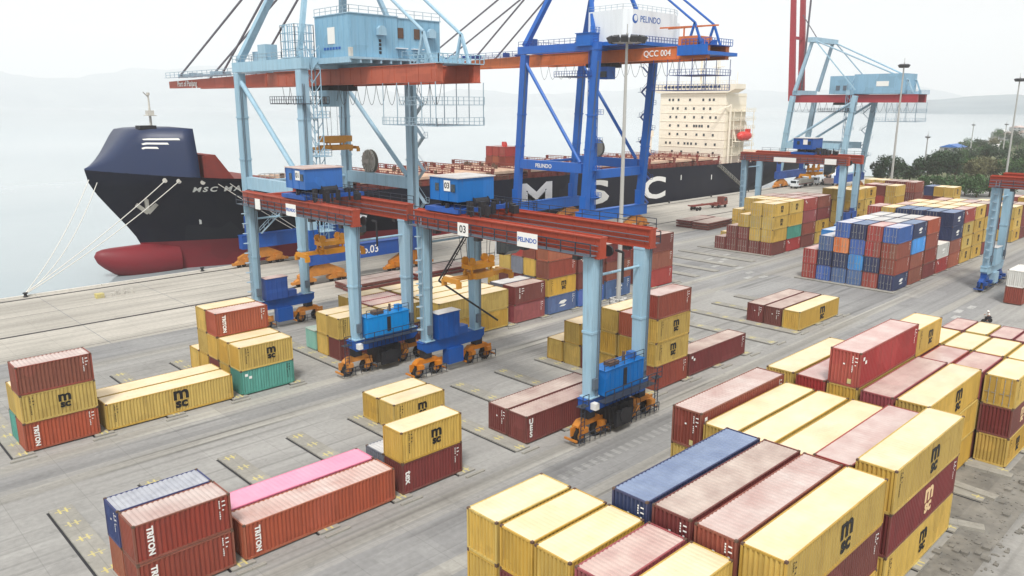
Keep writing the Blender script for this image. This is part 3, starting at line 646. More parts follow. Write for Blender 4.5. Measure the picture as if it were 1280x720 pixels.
    # engine house on the near sill, with gallery
    s = MB(); s.box(.75, -1.15, ZB+1.4, 6.5, .5, ZB+3.75); s.box(.68, -1.22, ZB+3.75, 6.57, .57, ZB+3.83)
    for i in range(9): s.box(.8+i*.68, -1.19, ZB+1.5, .86+i*.68, -1.15, ZB+3.7)
    e = s.build('engine_house', near_box, t)
    MB().box(3.4, -1.2, ZB+1.8, 3.9, -1.16, ZB+3.5).build('louvre', 'dark', e)
    MB().box(2.0, -.7, ZB+3.83, 3.3, .1, ZB+4.2).build('radiator', 'casting', e); MB().tube((4.4, -.3, ZB+3.83), (4.4, -.3, ZB+4.7), .14).build('exhaust', 'casting', e); MB().box(5.2, -.7, ZB+3.83, 5.9, 0, ZB+4.45).build('air_filter', near_box, e)
    MB().railing([(.7, -1.1, ZB+3.83), (6.5, -1.1, ZB+3.83)], .8, .025, 1.4).build('roof_railing', 'rail', e)
    s = MB(); s.box(-.2, -2.0, ZB+1.18, wb+.2, -1.15, ZB+1.24); s.railing([(-.2, -2.0, ZB+1.24), (wb+.2, -2.0, ZB+1.24)], 1.05, .03, 1.3); s.build('gallery', 'rail', t)
    s = MB(); s.box(1.9, -1.0, 1.0, 5.3, .9, ZB-.02); s.box(2.4, -1.35, .7, 4.6, -1.02, 2.2); s.lathe((3.5, -1.5, 1.75), (0, 1, 0), [(0, .7), (.12, .7)], 16)
    for i in range(10): s.path([(.9+i*.55, -1.1, ZB+.9), (.8+i*.6, -1.25, 1.9), (1.2+i*.5, -1.1, 1.2)], .04, 4)
    s.build('fuel_and_cable_gear', 'dark', t)['kind'] = 'stuff'
    for x in (-1.9, wb+1.9):
        s = MB(); ladder(s, x, -.9, .4, ZB+1.3, .5); s.railing([(x-.4, -1.2, ZB+1.24), (x+.4, -1.2, ZB+1.24)], 1., .03, .8); s.box(x-.5, -1.2, ZB+1.1, x+.5, -.5, ZB+1.16); s.build('step_ladder', 'rail', t)
    MB().box(-.46, -1.12, ZB+.35, .1, -.52, ZB+.95).build('data_plate', 'white', t)
    # cabinet on the far sill
    s = MB(); s.box(.9, S-1.0, ZB+1.4, 4.0, S+.45, ZB+4.3); s.box(.82, S-1.08, ZB+4.3, 4.08, S+.53, ZB+4.37); s.box(4.15, S-.8, ZB+1.4, 5.4, S+.3, ZB+2.3)
    for i in range(5): s.box(.95+i*.72, S-1.04, ZB+1.5, 1.0+i*.72, S-1.0, ZB+4.2)
    cbn = s.build('cabinet', far_box, t); MB().box(.8, S-1.1, ZB+4.37, 4.1, S+.55, ZB+4.41).build('cabinet_roof', 'rG' if number != '01' else 'rO', cbn)
    MB().box(2.4, S-.9, .9, 4.6, S+.2, ZB-.02).build('battery_box', far_box, t)
    # stair ladder up a far leg
    s = MB(); ladder(s, -.75, S-.2, ZB+1.4, ZT+1, .5, 1)
    for i in range(9): s.lathe((-1.05, S-.2, 5.6+i*1.3), (0, 0, 1), [(0, .38), (.05, .38)], 8)
    s.build('ladder', 'rail_l', t)
    s = MB(); ladder(s, wb+.8, .2, ZB+1.4, ZT+1, .5, 1); s.build('ladder', 'rail_l', t)
    s = MB(); s.path([(wb*.3, -.8, ZT+.4), (wb*.3, -1.6, ZT+.3), (wb*.3, -1.6, ZT-2.4)], .12, 6); s.lathe((.9, -.9, ZT+.5), (1, 0, 0), [(0, .5), (.2, .5)], 10); s.build('cable_drop', 'dark', t)
    # trolley
    ty = trolley; zt = ZT+G+.2
    s = MB(); s.box(-.5, ty-2.7, zt, .5, ty+2.7, zt+.45); s.box(wb-.5, ty-2.7, zt, wb+.5, ty+2.7, zt+.45)
    for y in (-2.5, -.6, .6, 2.4): s.box(.5, ty+y-.2, zt+.05, wb-.5, ty+y+.2, zt+.5)
    s.build('trolley_frame', 'nblue', t)
    s = MB()
    rr = random.Random(5)
    for i in range(26):
        x = rr.uniform(-.3, wb-.6); y = ty+rr.uniform(-6.2, 2.0); a = rr.uniform(.15, .5); s.box(x, y, zt+.4 if y > ty-2.6 else zt-.1, x+a*1.4, y+a, zt+.4+rr.uniform(.3, 1.0))
    for y in (-1.8, -.4, 1.0): s.lathe((2.2, ty+y, zt+.9), (1, 0, 0), [(0, .5), (.05, .62), (.1, .5), (2.0, .5), (2.05, .62), (2.1, .5)], 12)
    s.build('hoist_machinery', 'dark', t)['kind'] = 'stuff'
    s = MB(); s.box(.2, ty-1.9, zt+1.1, 5.2, ty+2.6, zt+3.5); 
    for i in range(4): s.box(.14, ty-1.9+i*1.48, zt+1.1, .2, ty-1.84+i*1.48, zt+3.5)
    mh = s.build('machine_house', 'mblue' if near_box == 'cblue' else near_box, t)
    MB().box(.05, ty-2.05, zt+3.5, 5.35, ty+2.75, zt+3.6).build('house_roof', 'rO' if number == '01' else 'rG', mh)
    for y in (ty+1.4, ty-1.2): MB().box(.12, y-.32, zt+2.1, .145, y+.32, zt+2.9).build('house_window', 'glass', mh)
    pl = MB().box(.11, ty-.75, zt+2.15, .15, ty+.25, zt+3.25).build('number_plate', 'white', mh)
    if number: lettering(number, pl, (.105, ty-.25, zt+2.7), .85, 'dark', R_END, .015)
    MB().railing([(-.4, ty-6, zt), (-.4, ty-2, zt)], 1, .03, 1.).railing([(wb+.4, ty-6, zt), (wb+.4, ty+2.7, zt)], 1, .03, 1.3).build('railing', 'rail', t)
    s = MB(); s.prism([(ty-4.9, ZT-.4), (ty-4.9, ZT-2.2), (ty-4.2, ZT-2.7), (ty-3.0, ZT-2.7), (ty-3.0, ZT-.4)], 0, wb-2.7, wb-.9); cb = s.build('operator_cab', 'glass', t)
    MB().box(wb-2.8, ty-5.0, ZT-.42, wb-.8, ty-2.9, ZT-.2).box(wb-2.8, ty-3.05, ZT-2.75, wb-.8, ty-2.95, ZT-.4).build('cab_frame', 'whouse', cb)
    cx = wb/2+sp_x
    spreader(t, (cx, ty-1.0, sp_z), sp_len, 'spreader', zt+.2)
    s = MB(); s.beam((cx-1, ty, sp_z+4.2), (cx-3.6, ty+1.4, sp_z-.6), .16); s.beam((cx-.6, ty, sp_z+4.2), (cx-3.2, ty+1.4, sp_z-.6), .1)
    for i in range(8):
        a = Vector((cx-1, ty, sp_z+4.2)).lerp(Vector((cx-3.6, ty+1.4, sp_z-.6)), i/8); s.beam(a, a+Vector((.42, 0, -.3)), .07)
    s.beam((cx-3.6, ty+1.4, sp_z-.6), (cx+2.4, ty-1.5, sp_z-5.6), .2)
    if number == '03': s.build('cable_arm', 'dark', t)
    return t
rtg('g', 'blue-housed yard crane numbered 03 straddling the middle block', (51.7, 43.1, 0), board=[(15.6, 1.6, 1.3, '03'), (6.6, 2.6, 1.35, 'PELINDO')], trolley=20.2, sp_z=11.9, sp_x=.1)
rtg('g', 'blue-housed yard crane numbered 01 straddling the quay-side block', (46.4, 72.9, 0), S=23.8, number='01', trolley=11.6, sp_z=12.4, board=[(18.7, 1.3, 1.3, ''), (10.4, 2.3, 1.4, 'PELINDO')], sp_len=7.8, near_box='cblue')
rtg('g', 'yard crane with dark cabin and white title board on its beam', (171.6, 73.0, 0), number='', near_box='nblue', trolley=9.5, sp_z=14.5, board=[(13.0, 5.4, 1.0, ''), (2.4, 2.6, 1.2, '')])
rtg('g', 'yard crane with blue corner wheels straddling the near block', (143.6, 12.3, 0), number='', near_box='nblue', far_box='lblue', bog='nblue', sillc='lblue', trolley=6, sp_z=13.5, board=[(6, 2, 1.2, '')])

# ---------------------------------------------------------------- ship-to-shore cranes
def loops(mb, x, y0, y1, z, n_, drop):
    for i in range(n_):
        a = y0+(y1-y0)*i/n_; b = y0+(y1-y0)*(i+1)/n_; pts = []
        for k in range(9):
            s = k/8; pts.append((x, a+(b-a)*s, z-drop*(1-(2*s-1)**2)))
        mb.path(pts, .045, 4)
    return mb
def sts(label, loc, LX=21.5, GY=22.0, frame='lblue', boom='boomred', sill='nblue', railm='rail_l', house='blue', boom_up=False, text=None, spread=None, apex=(60., 8.), lean=0., extra=True, ZG=33.0, rear=-26, hinge=2.5):
    t = thing('quay_gantry_crane', label, 'quay crane', loc, 'ship to shore gantry cranes')
    GD = 2.5                              # girder underside and depth
    gx = (LX/2-3.6, LX/2+3.6)
    # bogies and wheels
    for y in (0, GY):
        MB().box(-2.2, y-.75, 3.4, LX+2.2, y+.75, 5.9).box(-2.3, y-.9, 5.9, LX+2.3, y+.9, 5.98).build('sill_beam', sill, t)
        for cx in (1.5, LX-1.5):
            b = MB(); b.prism([(cx-4.4, 1.9), (cx-1.2, 3.4), (cx+1.2, 3.4), (cx+4.4, 1.9), (cx+4.4, 1.4), (cx-4.4, 1.4)], 1, y-.4, y+.4)
            for k in (-3.1, 3.1):
                b.prism([(cx+k-1.9, 1.0), (cx+k-.4, 1.75), (cx+k+.4, 1.75), (cx+k+1.9, 1.0), (cx+k+1.9, .55), (cx+k-1.9, .55)], 1, y-.5, y+.5)
                b.box(cx+k-.5, y-.95, .9, cx+k+.6, y-.45, 1.7)
            for k in (-5.3, 5.3): b.box(cx+k-.35, y-.3, .45, cx+k+.35, y+.3, .9)
            bo_ = b.build('bogie', 'orange', t)
            wm_ = MB()
            for k in (-4.4, -3.4, -1.9, 1.9, 3.4, 4.4): wm_.lathe((cx+k, y-.18, .38), (0, 1, 0), [(0, .38), (.36, .38)], 12)
            wm_.build('wheels', 'dark', bo_)
    # legs and portal
    ly = lambda y, z: y-lean*max(0, z-6)/30.
    for x in (0, LX):
        for y in (0, GY):
            MB().beam((x, y, 5.98), (x, ly(y, ZG+2.2), ZG+2.2), 1.45, 1.6, up=(0, 1, 0)).box(x-.84, ly(y, 20)-.9, 19.8, x+.84, ly(y, 20)+.9, 20.1).box(x-.84, ly(y, 28)-.9, 27.3, x+.84, ly(y, 28)+.9, 27.6).build('leg', frame, t)
            MB().tube((x-.5, y-.95, 9.5), (x-.5, ly(y, ZG)-.95, ZG), .07, 6).tube((x-.2, y-.93, 9.5), (x-.2, ly(y, ZG)-.93, ZG), .05, 6).build('conduit', 'grate', t)
        MB().box(x-.55, .8, 14.6, x+.55, GY-.8, 16.8).build('portal_beam', frame, t)
        (MB().tube((x, ly(GY, 33)-.6, ZG+.6), (x, 1.6, 16.9), .42, 10) if house != 'back' else MB().tube((x, .8-lean, ZG+.3), (x, GY-.8, 15.4), .42, 10)).build('brace', frame, t)
        for y in (0, GY): MB().box(x-.86, y-.84, 5.99, x+.86, y+.84, 9.4).build('leg_base', sill, t)
        if house != 'back': MB().box(x-.7, -1.2-lean, ZG+2.3, x+.7, GY+1.2-lean*.9, ZG+4.0).build('top_beam', frame, t)
        s = MB().tube((x*1., ly(GY, 33), 17), (x, ly(GY, 33), 17.01), .1)
    if house != 'back':
        for x in (-.6, LX+.6): MB().railing([(x, -1.2-lean, ZG+4), (x, GY+1-lean*.9, ZG+4)], 1.1, .04, 1.6).build('railing', railm, t)
        MB().railing([(.7, GY-.6-lean*.9, ZG+4.1), (LX-.7, GY-.6-lean*.9, ZG+4.1)], 1.1, .04, 1.6).build('railing', railm, t)
        for x, y in ((2.2, GY-3), (LX-4, GY-5), (LX-3, 6)): MB().box(x, y, ZG+4.12, x+1.6, y+1.8, ZG+5.9).build('switch_box', frame, t)
    for y in (0, GY-lean*.9): MB().box(.7, y-.7, ZG+2.45, LX-.7, y+.7, ZG+4.1).build('cross_beam', frame, t)
    MB().box(.8, -.6, 13.2, LX-.8, .6, 15.2).build('portal_beam', frame, t) if house == 'white' else None
    MB().tube((.7, GY, 15.7), (LX-.7, GY, 15.7), .35, 10).build('tie_tube', frame, t)
    # girders and boom
    hy = GY+hinge
    for x in gx:
        s = MB(); s.box(x-.65, rear, ZG, x+.65, hy-.2, ZG+GD)
        for i in range(int((hy-rear-1)/3)): s.box(x-.7, rear+1+i*3, ZG+.05, x+.7, rear+1.1+i*3, ZG+GD-.05)
        s.box(x-.85, rear, ZG-.06, x+.85, hy-.2, ZG+.04); s.box(x-.85, rear, ZG+GD-.04, x+.85, hy-.2, ZG+GD+.06)
        s.build('girder', boom, t)
        if boom_up: MB().beam((x, hy+.6, ZG+.5), (x, hy+4.0, ZG+52), 1.3, 2.2, 1.1, 1.4, up=(0, 1, 0)).build('boom', boom, t)
        else: MB().beam((x, hy, ZG+GD*.5), (x, 71.5, ZG+GD*.5-.25), 1.3, 2.3, 1.1, 1.5).build('boom', boom, t)
    if boom_up:
        MB().box(gx[0], hy+1.7, ZG+22, gx[1], hy+2.3, ZG+23).box(gx[0], hy+3.2, ZG+44, gx[1], hy+3.8, ZG+45).build('boom_tie', boom, t)
    else:
        s = MB()
        for y in (34, 46, 58, 71): s.box(gx[0]+.6, y-.4, ZG+.6, gx[1]-.6, y+.4, ZG+1.7)
        s.build('boom_tie', boom, t)
        s = MB()
        for x in (gx[0]-1.3, gx[1]+1.3):
            s.box(x-.45, hy, ZG+GD+.0, x+.45, 71, ZG+GD+.05); s.railing([(x, hy, ZG+GD+.05), (x, 71, ZG+GD+.05)], 1.1, .045, 2.4)
        rr = random.Random(4)
        for i in range(22): a = rr.uniform(.3, .9); y = rr.uniform(hy, 70); s.box(gx[0]+rr.uniform(-.6, 1), y, ZG+GD, gx[0]+1.6, y+a, ZG+GD+a*1.2)
        s.build('boom_walkway', railm, t)
    # A frame and stays
    az, ay = apex; ax = (LX/2-3.2, LX/2+3.2) if house != 'back' else (.8, LX-.8)
    for x0, x1 in ((0, ax[0]), (LX, ax[1])):
        MB().beam((x0, GY-.3-lean, ZG+4), (x1, ay, az), 1.15, 1.15, .9, .9, up=(0, 1, 0)).build('mast_leg', frame, t)
        MB().beam((x0, .5-lean, ZG+4), (x1, ay-.8, az), .7 if house != 'back' else .32, .7 if house != 'back' else .32, up=(0, 1, 0)).build('back_leg', frame, t)
        MB().tube((x1, ay-.5, az), (gx[0] if x0 == 0 else gx[1], rear+3.5, ZG+GD+4.6), .24, 8).build('backstay', frame, t)
        MB().beam((gx[0] if x0 == 0 else gx[1], rear+5.0, ZG+GD), (gx[0] if x0 == 0 else gx[1], rear+3.5, ZG+GD+4.6), .4).beam((gx[0] if x0 == 0 else gx[1], rear+1.6, ZG+GD), (gx[0] if x0 == 0 else gx[1], rear+3.5, ZG+GD+4.6), .4).build('stay_post', frame, t)
        if not boom_up:
            gxx = gx[0] if x0 == 0 else gx[1]
            for yy in (45, 67): MB().beam((x1, ay+.5, az), (gxx, yy, ZG+GD+.1), .26, .34).build('forestay', 'stay', t)
    MB().box(ax[0]-1.2, ay-1.4, az-.7, ax[1]+1.2, ay+1.2, az+.9).build('mast_head', frame, t)
    if boom_up: MB().beam((LX/2+1, hy-.5, ZG+4), (LX/2+1, hy-1.5, ZG+44), .5).beam((LX/2-1, ay+1, az), (gx[0], hy-1, ZG+30), .3).build('folded_stay', 'stay', t)
    # houses
    if house == 'blue':
        x0, y0, z0, x1, y1, z1 = 3.4, -9.1, ZG+4.0, 21.3, 1.0, ZG+10.4
        s = MB(); s.box(x0, y0, z0, x0+9, y1, z1); s.box(x0+9, y0+.25, z0+.1, x1, y1-.2, z1-.15)
        for i in range(14): s.box(x0+.3+i*1.27, y0-.05+(0 if i < 7 else .25), z0+.1, x0+.38+i*1.27, y0+.02+(0 if i < 7 else .25), z1-.2)
        for i in range(7): s.box(x0-.05, y0+.2+i*1.5, z0+.1, x0+.02, y0+.28+i*1.5, z1-.1)
        mh = s.build('machinery_house', 'lblue_house', t)
        MB().box(x0-.15, y0-.15, z1, x0+9.1, y1+.15, z1+.14).box(x0+9.1, y0+.1, z1-.15, x1+.15, y1, z1-.02).build('house_roof', 'lblue', mh)
        MB().railing([(x0, y1, z1+.1), (x0, y0, z1+.1), (x1, y0+.2, z1)], 1.1, .035, 1.8).build('roof_railing', railm, mh)
        MB().box(x0-.06, -4.9, z0+2.1, x0-.03, -2.8, z0+4.6).build('white_panel', 'white', mh)
        for i in range(6): MB().box(x0-.06, -6.4+i*.85, z0+1.2, x0-.03, -5.8+i*.85, z0+1.6).build('dark_mark', 'text_blue', mh)
        MB().box(x0-.1, y0-.1, z0-.02, x0+.4, y0+.5, z0+1.4).build('corner_plate', 'kerb', mh)
        for k, (x, z) in enumerate(((x0+5.6, z1-2.4), (x0+15.6, z1-2.3))):
            s = MB().box(x-.75, y0-.75, z-.6, x+.75, y0-.05, z+.4).prism([(-.75, .4), (-.3, .85), (.3, .85), (.75, .4)], 1, y0-.75, y0-.05); s.v = [(a+(x if i >= 8 else 0), b, c+(z if i >= 8 else 0)) for i, (a, b, c) in enumerate(s.v)]
            s.build('vent_cowl', 'lblue', mh)
        for x in (x0+9.7, x0+13.0): MB().box(x-.55, y0+.1, z1-3.2, x+.55, y0+.24, z1-1.6).build('louvre', 'casting', mh); MB().box(x-1.2, y0-.5, z0+1.55, x+1.0, y0+.24, z0+1.68).build('canopy', 'whouse', mh)
        for i in range(4): MB().box(x0+5.3, y0-.06, z0+.6+i*.6, x0+5.75, y0-.03, z0+1.02+i*.6).build('vent', 'dark', mh)
        s = MB(); s.box(x0-.8, y0-1.0, z0-.35, x1+.6, y1+1, z0-.02)
        for i in range(10): s.box(x0-.8+i*1.9, y0-.9, z0-.9, x0-.5+i*1.9, y1, z0-.35)
        s.railing([(x0+9, y0-1, z0), (x1+.6, y0-1, z0)], 1.1, .04, 1.2); s.build('house_platform', frame, t)
        # lattice cage and winch house beside it
        s = MB(); s.railing([(-.6, .5, ZG+4.2), (2.8, .5, ZG+4.2), (2.8, 5, ZG+4.2), (-.6, 5, ZG+4.2), (-.6, .5, ZG+4.2)], 5.0, .05, .75, (1, .75, .5, .25)); s.box(-.7, .4, ZG+4.05, 2.9, 5.1, ZG+4.2); s.build('stair_cage', frame, t)
        MB().box(-.6, 10.5, ZG+4.02, 1.6, 13.2, ZG+6.6).build('electrical_box', frame, t)
    else:
        x0, x1, y0, y1, z0, z1 = 1.4, 23.4, -9.8, 1.2, ZG+4.0, ZG+10.4
        if house == 'white':
            poly = [(x0+1.4, y0), (x1-5.6, y0), (x1-2.6, y0+1.2), (x1-2.6, y1), (x0, y1), (x0, y0+1.6)]
            mh = MB().prism(poly, 2, z0, z1).prism([(x1-2.6, y0+2), (x1, y0+2.2), (x1, y1-1), (x1-2.6, y1-1)], 2, z0, z1-1.4).build('machinery_house', 'whouse', t)
            lettering('PELINDO', mh, (x0+7.6, y0-.03, z1-1.9), 1.8, 'text_blue', bold=.01)
            s = MB().lathe((x0+2.2, y0-.02, z1-1.9), (0, 1, 0), [(0, .95), (.03, .95)], 20); s.build('round_emblem', 'text_blue', mh)
            MB().lathe((x0+2.35, y0-.05, z1-1.75), (0, 1, 0), [(0, .6), (.03, .6)], 16).build('emblem_centre', 'whouse', mh)
            MB().railing([(x0, y1, z1), (x0, y0+1.6, z1), (x0+1.4, y0, z1), (x1-5.6, y0, z1), (x1-2.6, y0+1.2, z1)], 1.0, .03, 1.6).build('roof_railing', 'rail_l', mh)
            MB().box(x0-.3, y0-1, z0-.8, x1+.4, y1+.8, z0-.02).build('house_platform', frame, t)
            MB().railing([(x0-.3, y0-1, z0), (x1+.4, y0-1, z0), (x1+.4, y1, z0)], 1.1, .05, 1.1).build('railing', railm, t)
        else:
            y0 = -17; y1 = 9.
            mh = MB().box(gx[0]-1.6, y0, z0-1.2, gx[1]+1.6, -.5, z1-1.2).box(gx[0]-1.2, -.3, z0-1.2, gx[1]+1.2, 8, z1-1.6).build('machinery_house', 'lblue_house', t)
            for yy in (2.5, 5): MB().box(gx[0]-1.3, yy-.7, z0, gx[0]-1.18, yy+.7, z0+1.6).build('louvre', 'grate', mh)
            MB().box(gx[0]-1.66, -12, z0+1.2, gx[0]-1.61, -8, z0+2.8).build('white_panel', 'white', mh)
    # elevator and stair tower against the landside leg
    s = MB()
    for a in (1.3, 2.9):
        for b in (-.8, .8): s.beam((a, b, 6), (a, b, ZG+6), .14)
    for i in range(16):
        z = 7+i*2.0; s.beam((1.3, -.8, z), (2.9, -.8, z+2), .1); s.beam((1.3, .8, z+2), (2.9, .8, z), .1); s.beam((1.3, -.8, z), (1.3, .8, z+2), .08)
    for i in range(4): s.box(.9, -1.9, 9+i*6.2, 3.6, 1.2, 9.1+i*6.2); s.railing([(.9, -1.9, 9.1+i*6.2), (3.6, -1.9, 9.1+i*6.2), (3.6, 1.2, 9.1+i*6.2)], 1., .035, 1.)
    s.build('lift_tower', frame, t)
    if house == 'white': MB().box(1.42, -.7, 5.99, 2.78, .7, ZG+5.5).build('lift_shaft', frame, t)
    if house == 'white': MB().box(-1.5, -1.9, ZG+3.2, 3.6, 2.2, ZG+5.8).box(-1.7, -2.1, ZG+5.8, 3.8, 2.4, ZG+5.95).railing([(-1.7, -2.1, ZG+5.95), (3.8, -2.1, ZG+5.95)], 1.1, .05, 1.).build('stair_head', frame, t)
    # zigzag stair on the outer landside leg
    s = MB(); zz = 6.2; k = 0
    while zz < ZG-3:
        a, b = (-1.6, 1.6) if k % 2 == 0 else (1.6, -1.6)
        s.beam((LX+1.35, a, zz), (LX+1.35, b, zz+2.9), .7, .08); s.beam((LX+1.72, a, zz+1), (LX+1.72, b, zz+3.9), .06); s.beam((LX+1.72, a, zz), (LX+1.72, b, zz+2.9), .06)
        s.box(LX+.85, min(b, b*1.5), zz+2.86, LX+1.8, max(b, b*1.5), zz+2.94); s.railing([(LX+1.8, min(b, b*1.5), zz+2.94), (LX+1.8, max(b, b*1.5), zz+2.94)], 1., .03, .8)
        zz += 2.95; k += 1
    s.build('stairway', railm, t)
    # festoon, hanging maintenance cage, trolley, cab, spreader, reel
    s = MB(); loops(s, gx[0]+1.2, rear+1, GY, ZG-.1, 17, 3.2); s.build('festoon_cable', 'rope', t)
    s = MB()
    for z in (ZG-3.2, ZG-6.2):
        s.box(gx[0]-1, rear-.5, z-.1, gx[1]+1, rear+13 if z < ZG-4 else rear+8.5, z)
        s.railing([(gx[0]-1, rear-.5, z), (gx[0]-1, rear+13 if z < ZG-4 else rear+8.5, z)], 1.1, .035, 1.0); s.railing([(gx[0]-1, rear-.5, z), (gx[1]+1, rear-.5, z)], 1.1, .035, 1.0)
    for y in (rear-.3, rear+3, rear+6, rear+9, rear+12.6): s.beam((gx[0]-1, y, ZG-6.2), (gx[0]-1, y, ZG), .1); s.beam((gx[1]+1, y, ZG-6.2), (gx[1]+1, y, ZG), .1)
    s.build('maintenance_cage', 'rail_l' if house != 'white' else 'rail_b', t)
    s = MB(); s.box(gx[0]-.6, rear-.6, ZG+GD+.07, gx[1]+.9, rear+6, ZG+GD+.2); s.railing([(gx[0]-.6, rear+6, ZG+GD+.2), (gx[0]-.6, rear-.6, ZG+GD+.2), (gx[1]+.9, rear-.6, ZG+GD+.2)], 1.2, .05, .9)
    rr = random.Random(9)
    for i in range(16): a = rr.uniform(.3, 1.0); x = rr.uniform(gx[0], gx[1]); y = rr.uniform(rear, rear+5); s.box(x, y, ZG+GD+.2, x+a, y+a, ZG+GD+.2+a*1.3)
    s.build('rear_platform', frame if house != 'white' else 'dblue', t)
    s = MB(); s.box(-1.1, 2, ZG-3.2, 6, 8.5, ZG-3.05); s.railing([(-1.1, 9, ZG-3.05), (-1.1, -2, ZG-3.05)], 1.1, .04, .8); s.box(-1.1, -2, ZG-3.2, 0, 9, ZG-3.05); s.railing([(-1.1, 2, ZG-3.05), (6, 2, ZG-3.05)], 1.1, .04, .9); s.build('access_gallery', 'rail' if house != 'white' else 'rail_b', t)
    ty = spread[1] if spread else 4
    s = MB(); s.box(gx[0]+.7, ty-3, ZG-.9, gx[1]-.7, ty+3, ZG-.1); s.box(gx[0]+1.2, ty-2.6, ZG-.1, gx[1]-1.2, ty+2.6, ZG+1.2); s.build('trolley', 'dark', t)
    s = MB(); s.box(gx[0]-.6, ty-4.6, ZG-3.6, gx[0]+2.2, ty-1.8, ZG-.9); s.build('operator_cab', frame, t); MB().box(gx[0]-.65, ty-4.4, ZG-3.2, gx[0]-.62, ty-2.0, ZG-1.9).build('cab_window', 'glass', t)
    if house == 'white':
        MB().box(gx[0]-2.2, rear-1.2, ZG+.6, gx[1]+2, rear+6, ZG+1.3).box(gx[0]-2.2, rear-1.2, ZG+1.3, gx[0]-2.1, rear+6, ZG+2.6).build('rear_gallery', frame, t)
        MB().box(gx[0]-.4, rear+2.5, ZG+GD+.25, gx[1]-2, rear+7, ZG+GD+2.0).build('rope_reeving_box', boom, t)
        MB().beam((gx[0], rear+12, ZG+6.5), (gx[0], rear-2, ZG+6.2), .3).beam((gx[0]+3, rear+12, ZG+6.5), (gx[0], rear+1, ZG+6.2), .2).beam((gx[0], rear+6, ZG+GD), (gx[0], rear+6, ZG+6.4), .25).build('service_jib', boom, t)
    if spread: spreader(t, (LX/2-.3, ty, spread[0]), spread[2], 'spreader', ZG-.4, heavy=1)
    s = MB().lathe((LX+.1, GY*.66, 18.9), (1, 0, 0), [(0, 2.0), (.1, 2.3), (.18, 2.3), (.2, .7), (.8, .7), (.82, 2.3), (.9, 2.3), (1, 2.0)], 24); s.lathe((LX-.1, GY*.66, 18.9), (1, 0, 0), [(0, .5), (.2, .6)], 12)
    for i in range(16): a = i*math.pi/8; s.beam((LX+.05, GY*.66, 18.9), (LX+.05, GY*.66+2.25*math.cos(a), 18.9+2.25*math.sin(a)), .12)
    if house != 'back': s.build('cable_reel', 'bar', t)
    for tx, loc_, size, mat, rot in (text or []): lettering(tx, t, loc_, size, mat, rot, .02)
    return t
s1 = sts('light blue quay crane with red boom and blue machinery house', (66.2, 116.5, 0), spread=(22.3, 8.0, 8.0), apex=(60., 8.),
    text=[('Port of Panjang', (21.5/2-3.6-.75, 61, 34.1), 1.7, 'white', R_END), ('No.03', (10.5, -.78, 4.7), 1.9, 'white', R_NEAR)])
# rail-side guard and stair of that crane
s = MB().beam((1.5, 21, 6.1), (8.5, 18.5, 13.4), .9, .12).railing([(1.5, 21.5, 6.1), (8.5, 19, 13.4)], 1.0, .04, 1.2); s.build('stairway', 'rail_l', s1)
sts('deep blue quay crane with orange boom and white machinery house', (136.2, 116.5, 0), LX=20.8, frame='dblue', boom='boomorange', sill='dblue', railm='rail_b', house='white', apex=(68., 8.), lean=2.2, ZG=39.0,
    text=[('QCC 004', (20.8/2-3.6-.75, -14.0, 40.3), 1.75, 'white', R_END), ('PELINDO', (-.6, 12.5, 15.6), 1.3, 'white', R_END)])
sts('far light blue quay crane with its crimson boom raised', (270.6, 116.5, 0), LX=17.5, frame='lblue', boom='boomdark', house='back', boom_up=True, apex=(51.5, 14.), lean=3.2, ZG=30.6, rear=-21, hinge=-.5)
# ---------------------------------------------------------------- container ship at the quay
CY, HB = 159.6, 16.1
ship = thing('container_ship', 'navy and red container ship with cream bridge tower moored at the quay', 'ship', (180, CY, -2.6))
SL = (-180, -CY, 2.6)
def interp(tab, v):
    if v <= tab[0][0]: return tab[0][1]
    for (a, b), (c, d) in zip(tab, tab[1:]):
        if v <= c: return b+(d-b)*(v-a)/(c-a)
    return tab[-1][1]
xs_ = lambda z: interp([(-4, 56), (0, 54.6), (3, 53.3), (4.6, 52.6), (7, 51.0), (10.2, 48.6), (13, 46.6), (15.3, 45.3), (17.9, 44.8)], z)
xe_ = lambda z: interp([(-4, 280), (-2.6, 288), (0, 299), (3, 306.5), (6, 310), (9, 311.5), (18, 312)], z)
zd_ = lambda x: interp([(44.8, 17.9), (55, 16.9), (66, 15.9), (77, 15.4), (79.5, 11.7), (145, 11.2), (240, 10.1), (312, 8.8)], x)
zb_ = lambda x: interp([(44, 3.3), (60, 3.0), (104, 1.7), (220, -1.0), (312, -1.6)], x)
def hb_(x, z):
    k = min(1, max(0, (z-2)/14)); Lz = 78-44*k; t_ = min(1, max(0, (x-xs_(z))/Lz)); p = 1.75+.9*k
    h = HB*(1-(1-t_)**p)
    e = min(1, max(0, (xe_(z)-x)/45)); lo = min(1, max(0, (7-z)/9))
    return h*((.82+.18*e**.5)*(1-lo)+(.12+.88*e**.7)*lo)
us = [0, .002, .006, .012, .02, .03, .042, .056, .072, .09, .11, .125, .128, .15, .18, .22, .27, .34, .42, .5, .58, .66, .74, .8, .85, .89, .92, .95, .97, .985, 1]
